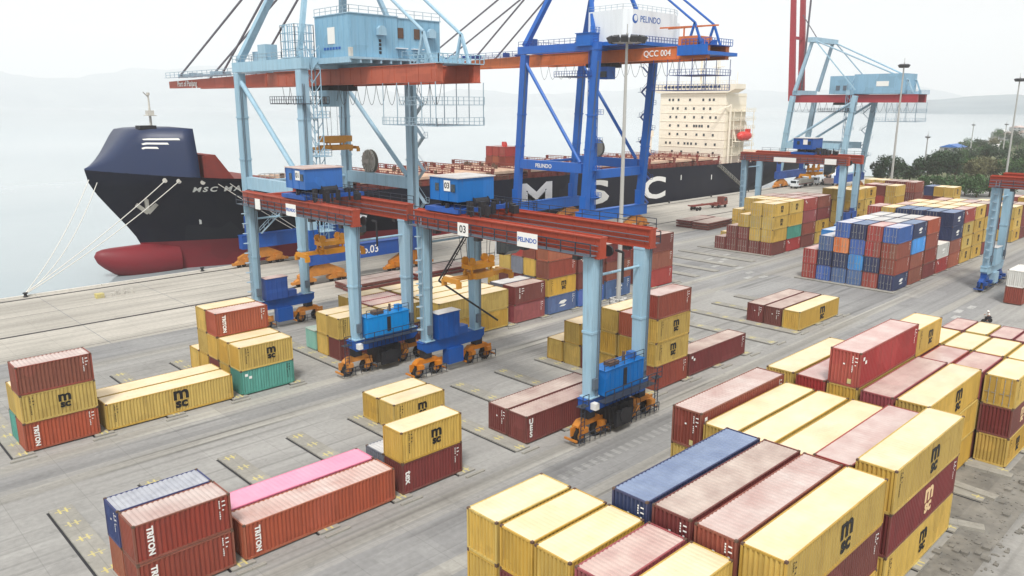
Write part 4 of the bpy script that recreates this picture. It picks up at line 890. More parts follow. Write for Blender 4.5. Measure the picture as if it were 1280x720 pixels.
def hull_part(name, lo, hi, nz, mat):
    vv = []; fs = []; nu = len(us)
    for sgn in (-1, 1):
        for j in range(nz+1):
            for u_ in us:
                xn = 44.8+u_*(312-44.8); z = lo(xn)+(hi(xn)-lo(xn))*j/nz
                x = xs_(z)+(xe_(z)-xs_(z))*u_
                vv.append((x, CY+sgn*hb_(x, z), z))
    for s_ in (0, 1):
        o = s_*nu*(nz+1)
        for j in range(nz):
            for i in range(nu-1): a = o+j*nu+i; fs.append((a, a+1, a+nu+1, a+nu))
    for j in range(nz): a = j*nu+nu-1; b = nu*(nz+1)+a; fs.append((a, a+nu, b+nu, b))
    return MB().add(vv, fs).build(name, mat, ship, SL, True)
hull_part('hull', zb_, zd_, 12, 'hull'); hull_part('boot_top', lambda x: -3.6, zb_, 6, 'boot')
dk = MB(); dx = [45+i*2.0 for i in range(134)]
vv = [(x, CY+s_*hb_(x, zd_(x))*.992, zd_(x)-.25) for x in dx for s_ in (-1, 1)]
dk.add(vv, [(2*i, 2*i+2, 2*i+3, 2*i+1) for i in range(len(dx)-1)]).build('deck', 'deckred', ship, SL)
# bulb
bl = MB(); n_ = 16; st = [(44.7, .15, 1.5), (45.2, 1.1, 1.3), (46.2, 1.75, .95), (48, 2.5, .3), (50.5, 3.0, -.2), (54, 3.35, -.5), (60, 3.4, -.6)]
vv = []
for x, rr, cz in st:
    vv += [(x, CY+rr*.9*math.cos(2*math.pi*i/n_), cz+rr*1.05*math.sin(2*math.pi*i/n_)) for i in range(n_)]
fs = [(j*n_+i, j*n_+(i+1) % n_, (j+1)*n_+(i+1) % n_, (j+1)*n_+i) for j in range(len(st)-1) for i in range(n_)]+[tuple(range(n_))]
bl.add(vv, fs).build('bulbous_bow', 'boot', ship, SL, True)
# bow shield
zt_ = lambda x: interp([(44.8, 18.0), (46, 18.5), (47.5, 19.4), (49, 20.7), (50.5, 22.4), (52, 24.2), (53.2, 25.2), (65.4, 25.4)], x)
def sh_pt(x, v, s_=-1, out_=0.0):
    b0 = hb_(x, zd_(x)-.05); b2 = b0*.88; z0 = zd_(x)-.05; z2 = zt_(x)
    b1 = b0*.97; z1 = z0+(z2-z0)*.42
    if v < .5: a = v*2; b_, z = b0+(b1-b0)*a, z0+(z1-z0)*a
    else: a = (v-.5)*2; b_, z = b1+(b2-b1)*a, z1+(z2-z1)*a
    return (x, CY+s_*(b_+out_), z+out_*.5)
shx = [44.8, 45.0, 45.2, 45.5, 46, 46.5, 47, 47.5, 48, 48.5, 49, 50, 51, 51.6, 52.3, 53, 55, 57, 59, 60.9]; vv = []; nv = 9
for x in shx: vv += [sh_pt(x, k/4, -1) for k in range(5)]+[(x, CY, zt_(x)+.15)]+[sh_pt(x, 1-k/4, 1) for k in range(5)]
nv = 11
fs = [(j*nv+i, j*nv+i+1, (j+1)*nv+i+1, (j+1)*nv+i) for j in range(len(shx)-1) for i in range(nv-1)]+[tuple(range((len(shx)-1)*nv, len(shx)*nv))]
MB().add(vv, fs).build('bow_shield', 'shield', ship, SL, True)
for k, (xa, xb, v) in enumerate(((53.2, 58.6, .80), (53.0, 56.8, .72), (52.9, 55.2, .64))):
    q = []
    for i in range(7):
        x = xa+(xb-xa)*i/6; q += [sh_pt(x, v, -1, .05), sh_pt(x-.2, v+.035, -1, .05)]
    MB().add(q, [(2*i, 2*i+2, 2*i+3, 2*i+1) for i in range(6)]).build('white_stripe', 'white', ship, SL)
# knuckle line, hawse holes, anchor
for x in (55.5, 57.6, 61.4): p = (x, CY-hb_(x, zd_(x)-.9)-.02, zd_(x)-.9); MB().lathe(p, (0, -1, 0), [(-.1, .45), (.06, .45)], 10).build('fairlead', 'kerb', ship, SL)
p = Vector((53.6, CY-hb_(53.6, 11.6)-.3, 11.6))
s = MB().beam(p+Vector((0, 0, 1.6)), p+Vector((0, -.2, -1.9)), .6); s.beam(p+Vector((-1.9, -.1, -.3)), p+Vector((0, -.2, -2)), .7); s.beam(p+Vector((1.9, -.1, -.3)), p+Vector((0, -.2, -2)), .7); s.box(p.x-.8, p.y-.2, p.z+1.3, p.x+.8, p.y+.4, p.z+2.0)
s.build('anchor', 'bar', ship, SL)
def hull_text(txt, x0, z, size, bold, dz=0.):
    mb = MB(); x = x0
    for ch in txt:
        if ch == ' ': x += size*.45; continue
        me = text_mesh(ch, size, bold, .01, 'white'); w_ = max(v.co.x for v in me.vertices)-min(v.co.x for v in me.vertices); cx = x+w_/2
        zz = z+dz*(cx-x0)
        a = Vector((cx-.5, CY-hb_(cx-.5, zz), zz)); b = Vector((cx+.5, CY-hb_(cx+.5, zz), zz)); c = Vector((cx, CY-hb_(cx, zz+.5), zz+.5)); d = Vector((cx, CY-hb_(cx, zz-.5), zz-.5))
        tx = (b-a).normalized(); tz = (c-d).normalized(); nn = tx.cross(tz).normalized(); o = (a+b)/2+nn*.12
        mb.add([o+tx*v.co.x+tz*v.co.y+nn*v.co.z for v in me.vertices], [tuple(q.vertices) for q in me.polygons])
        x += w_+size*.14
    return mb.build('hull_lettering', 'white', ship, SL)
hull_text('MSC MAN', 60.2, 14.0, 1.9, .06)
for ch, xc, zc in (('M', 148.3, 6.4), ('S', 172.6, 5.4), ('C', 200.6, 4.7)):
    me = text_mesh(ch, 9.6, .28, .02, 'white'); xs__ = [v.co.x for v in me.vertices]; ys__ = [v.co.y for v in me.vertices]
    kx = 12.0/(max(xs__)-min(xs__)); kz = 6.9/(max(ys__)-min(ys__)); cx = (max(xs__)+min(xs__))/2; cy = (max(ys__)+min(ys__))/2
    MB().add([(xc+(v.co.x-cx)*kx, CY-HB-.06-v.co.z, zc+(v.co.y-cy)*kz) for v in me.vertices], [tuple(q.vertices) for q in me.polygons]).build('hull_lettering', 'white', ship, SL)
for x, z in ((63, 7.4), (71, 6), (215, 7), (233, 6)): MB().box(x-.2, CY-hb_(x, z)-.06, z-.8, x+.2, CY-hb_(x, z)+.1, z+.8).build('draught_mark', 'white', ship, SL)
# forecastle mast, breakwater, rails
s = MB().tube((56.5, CY-3, 25.2), (56.5, CY-3, 31.4), .28, 8, .14); s.box(55.7, CY-4.2, 27.6, 57.3, CY-1.8, 27.75); s.box(55.9, CY-3.8, 27.75, 57, CY-2.4, 28.6); s.beam((56.5, CY-3, 31), (55.4, CY-3.6, 32), .14); s.lathe((56.5, CY-3, 31.4), (0, 0, 1), [(0, .3), (.5, .3)], 8)
s.build('foremast', 'kerb', ship, SL)
MB().box(53.2, CY-6.5, 25.25, 56.2, CY-4.2, 25.9).build('vent_cover', 'dark', ship, SL)
bw = MB(); bw.prism([(62.6, 15.7), (62.6, 20.4), (64.6, 20.4), (68.0, 15.7)], 1, CY-11.8, CY+11.8)
for i in range(10): bw.box(62.2, CY-11.7+i*2.5, 15.7, 62.6, CY-11.4+i*2.5, 20.2)
bw.build('breakwater', 'deckred', ship, SL)
MB().railing([(72, CY-14.6, 15.3), (78, CY-15.1, 15.2)], 1.2, .05, 1).build('railing', 'kerb', ship, SL)
# hatch covers in bays, lashing bridges between
rr = random.Random(21)
for i in range(12):
    x0 = 81.5+i*13.1; z = zd_(x0+6)
    MB().box(x0+.4, CY-13.6, z-.4, x0+11.6, CY+13.6, z+1.3).build('hatch_coaming', 'deckred', ship, SL)
    for k in range(3):
        y0 = CY-13.8+k*9.25; hc = MB(); hc.box(x0+.2, y0, z+1.3, x0+11.8, y0+9.1, z+1.95)
        for q in range(4): hc.box(x0+1+q*2.9, y0+.3, z+1.95, x0+1.5+q*2.9, y0+8.8, z+2.1)
        hc.build('hatch_cover', 'hatch', ship, SL)
    lb = MB()
    for q in range(9):
        y = CY-15.3+q*3.83; lb.box(x0+12.1, y-.15, z-.3, x0+12.9, y+.15, z+rr.uniform(2.2, 3.2))
    lb.box(x0+12.0, CY-15.5, z+1.9, x0+13.0, CY+15.5, z+2.1); lb.railing([(x0+12, CY-15.5, z+2.1), (x0+12, CY+15.5, z+2.1)], 1.0, .05, 2.2); lb.railing([(x0+13, CY-15.5, z+2.1), (x0+13, CY+15.5, z+2.1)], 1.0, .05, 2.2)
    lb.build('lashing_bridge', 'deckred', ship, SL)
    cl = MB()
    for q in range(14):
        a = rr.uniform(.25, .8); x = x0+rr.uniform(0, 12); y = CY-15.9+rr.uniform(0, 2.); cl.box(x, y, z-.3, x+a*1.5, y+a, z+a*1.6)
    for q in range(9):
        a = rr.uniform(.2, .6); x = x0+rr.uniform(0, 11.5); y = CY+rr.uniform(-13, 13); cl.box(x, y, z+1.9, x+a*1.4, y+a, z+2.2+a*1.4)
    cl.build('deck_fittings', 'deckred' if i % 2 else 'casting', ship, SL)['kind'] = 'stuff'
    MB().railing([(x0, CY-15.9, z-.2), (x0+13.1, CY-15.9, z-.2)], 1.15, .05, 1.6).build('railing', 'deckred', ship, SL)
# bridge tower
HX, HX1, hy0, hy1 = 243.5, 257, CY-13.6, CY+13.4
zb0 = 9.8; zt0 = 33.6
tw = MB().box(HX, hy0, zb0, HX1, hy1, zt0)
for i in range(8): tw.box(HX-.12, hy0-.12, zb0+2.2+i*2.95, HX1, hy1+.12, zb0+2.3+i*2.95)
tower = tw.build('bridge_tower', 'cream', ship, SL)
MB().prism([(hy0-1.0, zt0+.1), (hy0-3.6, zt0+1.4), (hy0-3.6, zt0+3), (hy1+3.6, zt0+3), (hy1+3.6, zt0+1.4), (hy1+1.0, zt0+.1)], 0, HX-.8, HX+6).build('bridge_wing', 'cream', ship, SL)
for i in range(15): MB().box(HX-.86, CY-11.6+i*1.56, zt0+1.75, HX-.8, CY-10.4+i*1.56, zt0+2.6).build('bridge_window', 'glass', ship, SL)
wmsh = MB().box(-.05, -.38, -.42, .02, .38, .42).mesh('window', 'glass')
for r_, (zz, ys) in enumerate(((31.4, (2, 3.5, 5.8, 10.6, 16, 18.6, 20.2)), (28.4, (3.6, 5.6, 9, 12.4, 16.4, 19)), (25.4, (2.6, 5.2, 8.8, 12.6, 16, 19.2, 21.4)), (22.4, (2.6, 6.2, 9.8, 12.8, 13.8, 15, 16, 18.6)), (19.4, (2.6, 6, 9.6, 14, 17, 20.6)), (16.2, (1.2, 3, 6.6, 9.2, 10.6, 12, 14, 18, 21.6)), (13.2, (4, 8, 15, 21)))):
    for y in ys: obj('window', wmsh, tower, (HX-.03, hy1-2-y, zz))
s = MB()
for zz in (12.5, 15.4, 18.4, 21.4, 24.4, 27.4): s.box(HX+2, hy0-2.2, zz, HX1+3, hy0, zz+.12); s.railing([(HX+2, hy0-2.2, zz+.1), (HX1+3, hy0-2.2, zz+.1)], 1.1, .06, 1.5)
for x in (HX+2.2, HX+7, HX1+2): s.beam((x, hy0-2.1, zb0), (x, hy0-2.1, 28), .2)
s.build('side_gallery', 'cream', ship, SL)
lbm = MB().lathe((HX+4, hy0-3.2, 19.2), (1, 0, 0), [(0, .3), (.8, 1.2), (2.2, 1.55), (5.6, 1.55), (7, 1.2), (7.8, .4)], 14); lbm.box(HX+9.4, hy0-3.9, 20.2, HX+10.8, hy0-2.5, 21.5); lbm.build('lifeboat', 'lifeboat', ship, SL)
MB().lathe((HX+4, hy1+1.2, 19.2), (1, 0, 0), [(0, .3), (.8, 1.2), (2.2, 1.55), (5.6, 1.55), (7, 1.2), (7.8, .4)], 14).build('lifeboat', 'lifeboat', ship, SL)
s = MB().beam((HX+3.4, hy0-2.6, 17.2), (HX+3.4, hy0-1, 24), .35).beam((HX+12, hy0-2.6, 17.2), (HX+12, hy0-1, 24), .35).box(HX+3, hy0-3.4, 17.2, HX+13, hy0-1.9, 17.5).beam((HX+1, hy0-1.4, 10), (HX+1, hy0-1.4, 30), .5).beam((HX+1, hy0-1.4, 29.6), (HX-4.5, hy0+3.0, 27.0), .4); s.build('davit_and_crane', 'cream', ship, SL)
s = MB().box(HX+8, CY-4, zt0+.2, HX1+7, CY+4, 36).box(HX1, CY-6, zb0, HX1+11, CY+6, 30); s.build('funnel', 'cream', ship, SL)
s = MB().beam((HX+5, CY, zt0+3), (HX+5, CY, zt0+12), .5).box(HX+4, CY-2.4, zt0+6, HX+6, CY+2.4, zt0+6.2).box(HX+4.4, CY-1.6, zt0+8.2, HX+5, CY+1.6, zt0+8.6).railing([(HX-.6, hy0-3.4, zt0+3), (HX-.6, hy1+3.4, zt0+3)], 1.1, .05, 1.6).beam((HX+2, hy0-2.6, zt0+3), (HX+2, hy0-2.6, zt0+7), .14).beam((HX+9, CY-9, zt0+3), (HX+9, CY-9, zt0+8), .2); s.build('radar_mast', 'cream', ship, SL)
s = MB()
for a in (-.6, .6):
    for b in (-.6, .6): s.beam((HX+8+a, CY-5+b, zt0+3), (HX+8+a*.4, CY-5+b*.4, zt0+13), .12)
for i in range(6): s.beam((HX+7.5, CY-5.5, zt0+3+i*1.6), (HX+8.4, CY-4.6, zt0+4.6+i*1.6), .08); s.beam((HX+7.5, CY-4.5, zt0+3+i*1.6), (HX+8.4, CY-5.4, zt0+4.6+i*1.6), .08)
s.box(HX+7, CY-7, zt0+9, HX+9, CY-3, zt0+9.15); s.build('lattice_mast', 'cream', ship, SL)
s = MB().box(236, CY+12.6, 9.8, 238, CY+14.6, 18.4).box(235.6, CY+12.2, 18.4, 238.4, CY+15, 20.6); s.build('deck_crane_post', 'cream', ship, SL)
MB().box(235.8, CY+12.4, 18.6, 236.2, CY+14.8, 21).build('crane_head', 'lifeboat', ship, SL)
for i in range(3):
    x0 = 262+i*15; MB().box(x0, CY-13, zd_(x0)-.3, x0+12.5, CY+13, zd_(x0)+2.2).build('hatch_cover', 'hatch' if i else 'deckred', ship, SL)
MB().railing([(258, CY-15.8, 9.2), (308, CY-14.6, 8.6)], 1.2, .06, 1.8).build('railing', 'deckred', ship, SL)
s = MB().beam((236, CY-16.5, 9.6), (252, CY-17.9, .6), .7, .12).railing([(236, CY-16.9, 9.6), (252, CY-18.3, .6)], 1., .05, 1.5); s.build('gangway', 'bar', ship, SL)
# red boxes and gear standing on the hatches behind the blue crane
for k, (x, y) in enumerate(((150.0, 157.2), (150.0, 159.9), (150, 162.6))):
    z = zd_(152)+2.12
    for q, c in enumerate('XR' if k != 1 else 'OR'): z += container(x, y, z, S20, c+'z', f"{CC[c][1]} container on the ship hatches, {('lower', 'upper')[q]} tier, {('quay side', 'middle', 'sea side')[k]}", 'containers on the ship')
s = MB()
for i in range(4): s.box(150.4+i*1.3, 157.6+i*1.5, z, 151.2+i*1.3, 158.6+i*1.5, z+.8+.3*(i % 2))
tag(s.build('lashing_gear', 'lifeboat'), 'red lashing gear lying on top of the ship deck boxes', 'lashing gear')
# mooring lines
def rope(label, a, b, sag, group='mooring lines of the ship'):
    a = Vector(a); b = Vector(b); pts = [a.lerp(b, i/14)-Vector((0, 0, sag*4*(i/14)*(1-i/14))) for i in range(15)]
    return tag(MB().path(pts, .075, 6).build('mooring_line', 'line'), label, 'rope', group)
rope('pale mooring line from the bow tip to the quay bollard', (45.2, CY-.6, 16.1), (28.6, QY-.95, .6), 1.4)
rope('second pale mooring line from the bow to the quay bollard', (46.4, CY-1.2, 15.6), (28.7, QY-.95, .55), 2.6)
rope('mooring line from the first bow fairlead across the hull', (55.5, CY-hb_(55.5, 15.9)-.1, 15.9), (28.5, QY-.95, .6), .6)
rope('mooring line from the second bow fairlead across the hull', (57.6, CY-hb_(57.6, 15.8)-.1, 15.8), (28.8, QY-.95, .6), .8)
rope('mooring line running aft along the hull below the name', (64, CY-hb_(64, 15)-.1, 15), (84, QY-.95, .6), .4)
rope('second mooring line running aft below the name', (66, CY-hb_(66, 15)-.1, 15), (84.1, QY-.95, .6), .3)
# ---------------------------------------------------------------- other craft and vehicles
t = thing('workboat', 'white and blue workboat lying at the end of the quay', 'boat', (332, 151, -2.6))
MB().prism([(-9, 0), (-10.5, 2.6), (9, 2.6), (12.5, 3.4), (9.5, 0)], 1, -3, 3).build('hull', 'whouse', t)
MB().box(-8, -2.6, 2.65, 5, 2.6, 5.2).build('cabin', 'whouse', t); MB().box(-8.4, -2.9, 5.2, 5.4, 2.9, 5.45).build('cabin_roof', 'mblue', t)
for i in range(5): MB().box(-7+i*2.3, -2.66, 3.6, -5.6+i*2.3, -2.6, 4.6).build('window', 'glass', t)
MB().box(-8.06, -2, 3.6, -8, -.4, 4.6).box(-8.06, .4, 3.6, -8, 2, 4.6).build('window', 'glass', t)
def truck(label, loc, rz, cabm, load=None, trail=True):
    t = thing('terminal_truck', label, 'truck', loc, 'trucks on the quay', rz)
    MB().prism([(0, .9), (0, 2.0), (.45, 3.1), (1.9, 3.1), (1.9, .9)], 1, -1.2, 1.2).box(1.9, -1.1, .75, 5.6, 1.1, 1.15).build('cab', cabm, t)
    MB().box(-.03, -1.0, 2.05, .2, 1.0, 2.9).box(.6, -1.22, 2.0, 1.6, 1.22, 2.85).build('windscreen', 'glass', t)
    if trail: MB().box(3.2, -.5, 1.2, 15.5, -.3, 1.6).box(3.2, .3, 1.2, 15.5, .5, 1.6).box(3.2, -1.2, 1.3, 3.6, 1.2, 1.6).box(9, -1.2, 1.3, 9.4, 1.2, 1.6).box(15.1, -1.2, 1.3, 15.5, 1.2, 1.6).build('chassis', 'deckred', t)
    for x in (.9, 4.2)+((12.6, 13.9) if trail else ()):
        for y in (-1.0, 1.0): MB().lathe((x, y-.16, .52), (0, 1, 0), [(0, .3), (.02, .52), (.3, .52), (.32, .3)], 14).build('wheel', 'tyre', t)
    if load: MB().box(3.4, -1.2, 1.62, 15.4, 1.2, 1.62+load[1]).build('load', load[0], t)
    return t
truck('dark red terminal truck with an empty trailer on the quay', (208.5, 123.5, 0), math.pi-.1, 'deckred')
truck('white loaded truck parked below the ship stern', (272, 133.5, 0), 0.05, 'whouse', ('bar', 1.6))
truck('white short truck at the end of the quay', (290, 134.0, 0), 0.1, 'whouse', None, False)
t = thing('reach_stacker', 'brown orange reach stacker working at the far end of the apron', 'reach stacker', (296, 131.5, 0), None, .5)
MB().box(-3.5, -1.7, .8, 3.5, 1.7, 2.0).box(-3.9, -1.6, 1.0, -2.2, 1.6, 2.8).build('chassis', 'rO', t)
MB().beam((-3, 0, 3.6), (5.5, 0, 7.2), .8, 1.0).build('boom', 'rO', t); MB().box(-.9, -1, 2.0, .9, 1, 3.7).build('cab', 'glass', t); MB().box(5.2, -3, 5.6, 6.2, 3, 6.2).box(5.4, -.4, 6, 6, .4, 7.2).build('grab', 'rO', t)
for x, rw in ((2.4, 1.0), (-2.5, .8)):
    for y in (-1.7, 1.7): MB().lathe((x, y-.35, rw), (0, 1, 0), [(0, rw*.6), (.06, rw), (.64, rw), (.7, rw*.6)], 16).build('wheel', 'tyre', t)
# collapsed flat racks / hatch panels in piles
def pile(label, x, y, L, Wd, n_, rz=0):
    t = thing('flat_rack_pile', label, 'flat racks', (x, y, 0), 'piles of flat racks', rz); z = 0
    for i in range(n_):
        s = MB(); d = random.uniform(-.2, .2); s.box(d, d, z+.1, L+d, Wd+d, z+.5)
        for q in range(int(L/1.2)): s.box(d+.2+q*1.2, d-.06, z+.12, d+.6+q*1.2, d+Wd+.06, z+.46)
        for q in range(int(Wd/.9)): s.box(d-.06, d+.2+q*.9, z+.12, d+L+.06, d+.5+q*.9, z+.46)
        o = s.build('rack', 'wM', t); 
        pl = MB()
        for q in range(int(L/1.5)): pl.box(d+.08+q*1.5, d+.1, z+.5, d+1.5+q*1.5, d+Wd-.1, z+.56)
        pl.build('deck_plate', 'rM', o); z += .62
    return t
pile('low pile of maroon flat racks behind crane 01', 67.2, 106.6, 12.2, 2.5, 2); pile('second low pile of maroon flat racks behind crane 01', 67.6, 109.5, 12.2, 2.5, 2)
pile('low pile of maroon flat racks further along the apron', 80.8, 106.6, 12.2, 5.2, 2)
pile('high pile of maroon flat racks beside the maroon-based stack', 165.3, 102.0, 12.2, 4.4, 3, .04); pile('second high pile of maroon flat racks on the apron', 165.4, 106.9, 11.8, 4.2, 3, .02)
# pale teal cabinet
t = thing('teal_cabinet', 'pale teal steel cabinet standing alone between the stacks', 'cabinet', (47.0, 83.2, .14))
s = MB().box(0, 0, .1, 2.2, 2.2, 2.5)
for i in range(8): s.box(.1+i*.27, -.05, .25, .22+i*.27, 0, 2.35); s.box(-.05, .1+i*.27, .25, 0, .22+i*.27, 2.35)
s.build('body', 'teal_pale', t); MB().box(-.08, -.08, 2.5, 2.28, 2.28, 2.6).build('lid', 'rT', t); MB().box(.7, -.075, .8, 1.0, -.05, 1.9).build('door_plate', 'dark', t)
for x in (.1, 1.9):
    for y in (.1, 1.9): MB().box(x, y, 0, x+.2, y+.2, .1).build('foot', 'dark', t)
# ---------------------------------------------------------------- lamp masts
def mast(label, x, y, H, far=False, RR=1.15):
    t = thing('lamp_mast', label, 'lamp mast', (x, y, 0), 'yard lamp masts')
    MB().lathe((0, 0, 0), (0, 0, 1), [(0, .75), (.5, .75), (.52, .36), (H*.5, .28), (H, .17)], 12).build('pole', 'pole', t)
    MB().lathe((0, 0, H-1.3), (0, 0, 1), [(0, RR*.83), (.14, RR*.83)], 14).tube((0, 0, H), (0, 0, H+1.2), .06).build('lamp_ring', 'pole', t)
    nf = 12 if RR > 2 else 8
    for i in range(nf):
        a = i*2*math.pi/nf; o = MB().box(-.42, -.2, -.36, .42, .28, .36).build('floodlight', 'lamp', t); o.location = (RR*math.cos(a), RR*math.sin(a), H-.9); o.scale = (.5,)*3 if far else (1.15,)*3; o.rotation_euler = (.5, 0, a+math.pi/2)
    if not far: MB().box(-1.2, -1.2, 0, 1.2, 1.2, .35).build('plinth', 'kerb', t); MB().railing([(-.9, -.9, .35), (.9, -.9, .35), (.9, .9, .35), (-.9, .9, .35), (-.9, -.9, .35)], 1.0, .04, .9).build('guard_rail', 'white', t)
mast('tall lamp mast on the lane in front of the blue quay crane', 91.6, 71.2, 39.6, RR=2.5); mast('tall lamp mast beside the tall maroon stack', 234.8, 85.9, 41.2); mast('tall lamp mast beyond the navy-topped stack', 289, 70.7, 38.3)
mast('thin lamp mast rising among the trees', 462, 131, 20.5, True, .8); mast('thin lamp mast near the shore houses', 466, 117, 21, True, .8); mast('short lamp mast in front of the trees', 318, 105, 19, True, .8)
# ---------------------------------------------------------------- trees and houses on the shore
def tree(label, x, y, H, R, mat, seed, nl=1400):
    rr = random.Random(seed); t = thing('tree', label, 'tree', (x, y, -.05), 'trees on the shore')
    tk = MB().tube((0, 0, 0), (.2, 0, H*.42), .28, 7, .2)
    for i in range(5): a = rr.uniform(0, 6.28); tk.tube((.2, 0, H*rr.uniform(.28, .42)), (R*.6*math.cos(a), R*.6*math.sin(a), H*rr.uniform(.55, .8)), .14, 5, .04)
    tk.build('trunk', 'bark', t); cr = MB()
    cl = [(R*rr.uniform(.1, .75)*math.cos(a), R*rr.uniform(.1, .75)*math.sin(a), H*rr.uniform(.42, .88), R*rr.uniform(.28, .5)) for a in [rr.uniform(0, 6.28) for _ in range(11)]]
    for i in range(nl):
        cx, cy, cz, cr_ = rr.choice(cl); d = Vector((rr.gauss(0, 1), rr.gauss(0, 1), rr.gauss(0, .8))).normalized()*cr_*rr.uniform(.55, 1.08); c = Vector((cx, cy, cz))+d
        a = Vector((rr.gauss(0, 1), rr.gauss(0, 1), rr.gauss(0, 1))).normalized(); b = a.orthogonal().normalized(); s_ = rr.uniform(.24, .5)
        c2 = a.cross(b); cr.add([c+b*s_, c+c2*s_*.6, c-b*s_, c-c2*s_*.6], [(0, 1, 2, 3)])
    cr.build('crown', mat, t); return t
def polar(u_, d): az = YAW+math.atan((u_-640)/FPX); return d*math.sin(az), d*math.cos(az)
tl = [(1092, 318, 9.5, 4.5, 0), (1106, 322, 11.5, 5, 0), (1118, 330, 10, 4.2, 0), (1134, 335, 8, 4, 1), (1146, 330, 11, 4.6, 0), (1156, 338, 13, 5.4, 0), (1168, 332, 14.5, 5.6, 0), (1180, 340, 14, 5.4, 0), (1190, 336, 13, 5.2, 0), (1200, 350, 11, 5.5, 1), (1212, 344, 9.5, 5.5, 2), (1226, 350, 10.5, 5.6, 2), (1238, 356, 9, 5.2, 2),
      (1250, 352, 10, 4.8, 1), (1262, 360, 11, 5, 0), (1275, 352, 10, 5, 1), (1288, 358, 12, 5, 0), (1205, 306, 6, 5, 1), (1220, 302, 6.5, 5.2, 1), (1236, 306, 6, 5, 1), (1250, 312, 5, 4.4, 1), (1180, 318, 5, 4.2, 1), (1160, 314, 5, 4, 1), (1268, 420, 12, 5, 0), (1246, 430, 11, 5, 0), (1228, 440, 12, 5.5, 0), (1286, 410, 12, 5.5, 1), (1200, 560, 9, 6, 1), (1216, 590, 8, 6, 0), (1170, 445, 8, 5, 1), (1182, 450, 8, 5, 0), (1196, 455, 9, 5, 1), (1210, 460, 9, 5, 0), (1222, 470, 9, 5, 1), (1232, 620, 9, 6.5, 2), (1248, 560, 9, 6, 1), (1262, 640, 9, 6.5, 0), (1276, 600, 9, 6, 1), (1254, 760, 9, 7, 0), (1236, 800, 9, 7, 1)]
TW = ('dark green rounded tree', 'mid green spreading tree', 'olive brown dry tree')
for i, (u_, d, H, R, k) in enumerate(tl):
    x, y = polar(u_, d); tree(('tall ' if H > 12 else 'low ' if H < 7 else '')+TW[k]+' in the shore belt beyond the stacks', x, y, H, R, 'leaf%d' % k, 50+i)
def house(label, u_, d, wx, wy, h, wall, roof, floors=2):
    x, y = polar(u_, d); t = thing('shore_building', label, 'building', (x, y, -.06), 'buildings on the shore')
    MB().box(0, 0, 0, wx, wy, h).build('wall', wall, t)
    MB().prism([(-.5, h), (wy/2, h+wy*.18), (wy+.5, h)], 0, -.5, wx+.5).build('roof', roof, t)
    for f_ in range(floors):
        for i in range(max(2, int(wx/4))): MB().box(1+i*3.8, -.05, 1+f_*3, 2.6+i*3.8, .02, 2.5+f_*3).build('window', 'glass', t)
        for i in range(max(1, int(wy/5))): MB().box(-.05, 1.2+i*4.5, 1+f_*3, .02, 3+i*4.5, 2.5+f_*3).build('window', 'glass', t)
house('blue-roofed shore warehouse behind the olive trees', 1190, 520, 14, 10, 6, 'house_grey', 'mblue'); house('long grey-roofed shed beside the blue-roofed warehouse', 1222, 620, 24, 10, 4, 'kerb', 'rG')
house('grey shore house with red roof behind the lamp mast', 1258, 800, 16, 12, 5, 'house_grey', 'rO'); house('grey shore house with maroon roof', 1274, 860, 14, 11, 5, 'house_grey', 'rM'); house('grey two-storey shore house with grey roof', 1246, 860, 18, 12, 5, 'house_grey', 'rG')
house('grey shore house with orange roof far along the coast', 1264, 1050, 20, 12, 5, 'house_grey', 'rO'); house('low grey shore shed below the dry trees', 1242, 600, 18, 8, 3.5, 'house_grey', 'rG', 1); house('grey-walled house with slate roof by the coast road', 1282, 900, 16, 12, 5, 'house_grey', 'rS')
# ---------------------------------------------------------------- motorcycle and rider on the near lane
t = thing('motorcycle', 'dark motorcycle on the lane past the near block', 'motorcycle', (121.9, 29.6, .0), None, 2.6)
for x in (-.62, .62): MB().lathe((x, -.06, .31), (0, 1, 0), [(0, .24), (.01, .31), (.11, .31), (.12, .24)], 16).build('wheel', 'tyre', t)
MB().prism([(-.55, .62), (-.75, .82), (-.1, .8), (.3, .92), (.42, .7), (.15, .4), (-.25, .36)], 1, -.14, .14).box(-.2, -.18, .25, .25, .18, .5).build('body', 'dark', t)
MB().beam((.62, 0, .31), (.4, 0, 1.05), .09).tube((.36, -.34, 1.05), (.36, .34, 1.05), .025).build('fork', 'bar', t)
def figure(name, verts, edges, radii, mat, parent=None, loc=(0, 0, 0)):
    me = bpy.data.meshes.new(name); me.from_pydata(verts, edges, []); o = bpy.data.objects.new(name, me); COL.objects.link(o)
    md = o.modifiers.new('skin', 'SKIN'); o.modifiers.new('sub', 'SUBSURF').levels = 1
    for v, r_ in zip(me.skin_vertices[0].data, radii): v.radius = (r_, r_)
    me.skin_vertices[0].data[0].use_root = True
    dg = bpy.context.evaluated_depsgraph_get(); m2 = bpy.data.meshes.new_from_object(o.evaluated_get(dg)); bpy.data.objects.remove(o)
    m2.materials.clear(); m2.materials.append(M[mat]); m2.polygons.foreach_set('use_smooth', [True]*len(m2.polygons))
    return obj(name, m2, parent, loc)
ps = thing('person', 'person in white top and pale helmet riding the motorcycle', 'person', (121.9, 29.6, 0), None, 2.6)
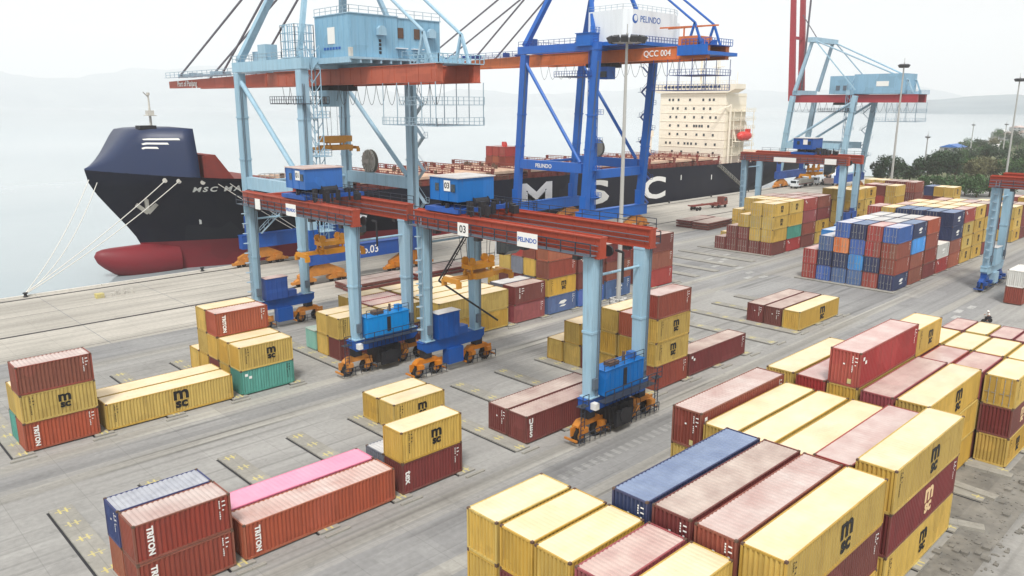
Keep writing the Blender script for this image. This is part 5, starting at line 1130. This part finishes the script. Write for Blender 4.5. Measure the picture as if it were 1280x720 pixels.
bv = [(-.3, 0, .9), (-.22, 0, 1.15), (-.1, 0, 1.4), (-.06, 0, 1.52), (-.02, 0, 1.66)]; bv += [(-.1, .2, 1.38), (.08, .3, 1.16), (.34, .3, 1.1), (-.1, -.2, 1.38), (.08, -.3, 1.16), (.34, -.3, 1.1), (-.28, .12, .88), (.12, .2, .84), (.05, .2, .45), (.2, .2, .36), (-.28, -.12, .88), (.12, -.2, .84), (.05, -.2, .45), (.2, -.2, .36)]
be = [(0, 1), (1, 2), (2, 3), (3, 4), (2, 5), (5, 6), (6, 7), (2, 8), (8, 9), (9, 10), (0, 11), (11, 12), (12, 13), (13, 14), (0, 15), (15, 16), (16, 17), (17, 18)]
figure('body', bv, be, [.16, .15, .17, .07, .1, .075, .055, .04, .075, .055, .04, .11, .09, .065, .05, .11, .09, .065, .05], 'skin', ps)
figure('shirt', [(-.3, 0, .92), (-.22, 0, 1.15), (-.1, 0, 1.4), (-.1, .2, 1.38), (.06, .29, 1.18), (-.1, -.2, 1.38), (.06, -.29, 1.18)], [(0, 1), (1, 2), (2, 3), (3, 4), (2, 5), (5, 6)], [.19, .18, .2, .1, .08, .1, .08], 'cloth_w', ps)
figure('trousers', [(-.3, 0, .88), (-.28, .12, .88), (.12, .2, .84), (.06, .2, .5), (-.28, -.12, .88), (.12, -.2, .84), (.06, -.2, .5)], [(0, 1), (1, 2), (2, 3), (0, 4), (4, 5), (5, 6)], [.18, .13, .11, .085, .13, .11, .085], 'cloth_d', ps)
MB().lathe((-.02, 0, 1.56), (0, 0, 1), [(0, .12), (.06, .155), (.16, .15), (.24, .09), (.26, .02)], 14).build('helmet', 'white', ps, smooth=True)
# ---------------------------------------------------------------- haze
hz = MB().box(-10600, -10600, -3.7, 10600, 10600, 900)
m = bpy.data.materials.new('haze'); m.use_nodes = True; n = m.node_tree; n.nodes.clear()
pv = N(n, 'ShaderNodeVolumePrincipled'); pv.inputs['Density'].default_value = .0002; pv.inputs['Color'].default_value = (.985, .99, 1, 1); pv.inputs['Anisotropy'].default_value = 0.
ou = N(n, 'ShaderNodeOutputMaterial'); n.links.new(pv.outputs[0], ou.inputs['Volume'])
M['haze'] = m
if HAZE:
    hz = hz.build('haze', 'haze'); hz['kind'] = 'stuff'
print('containers', NC)
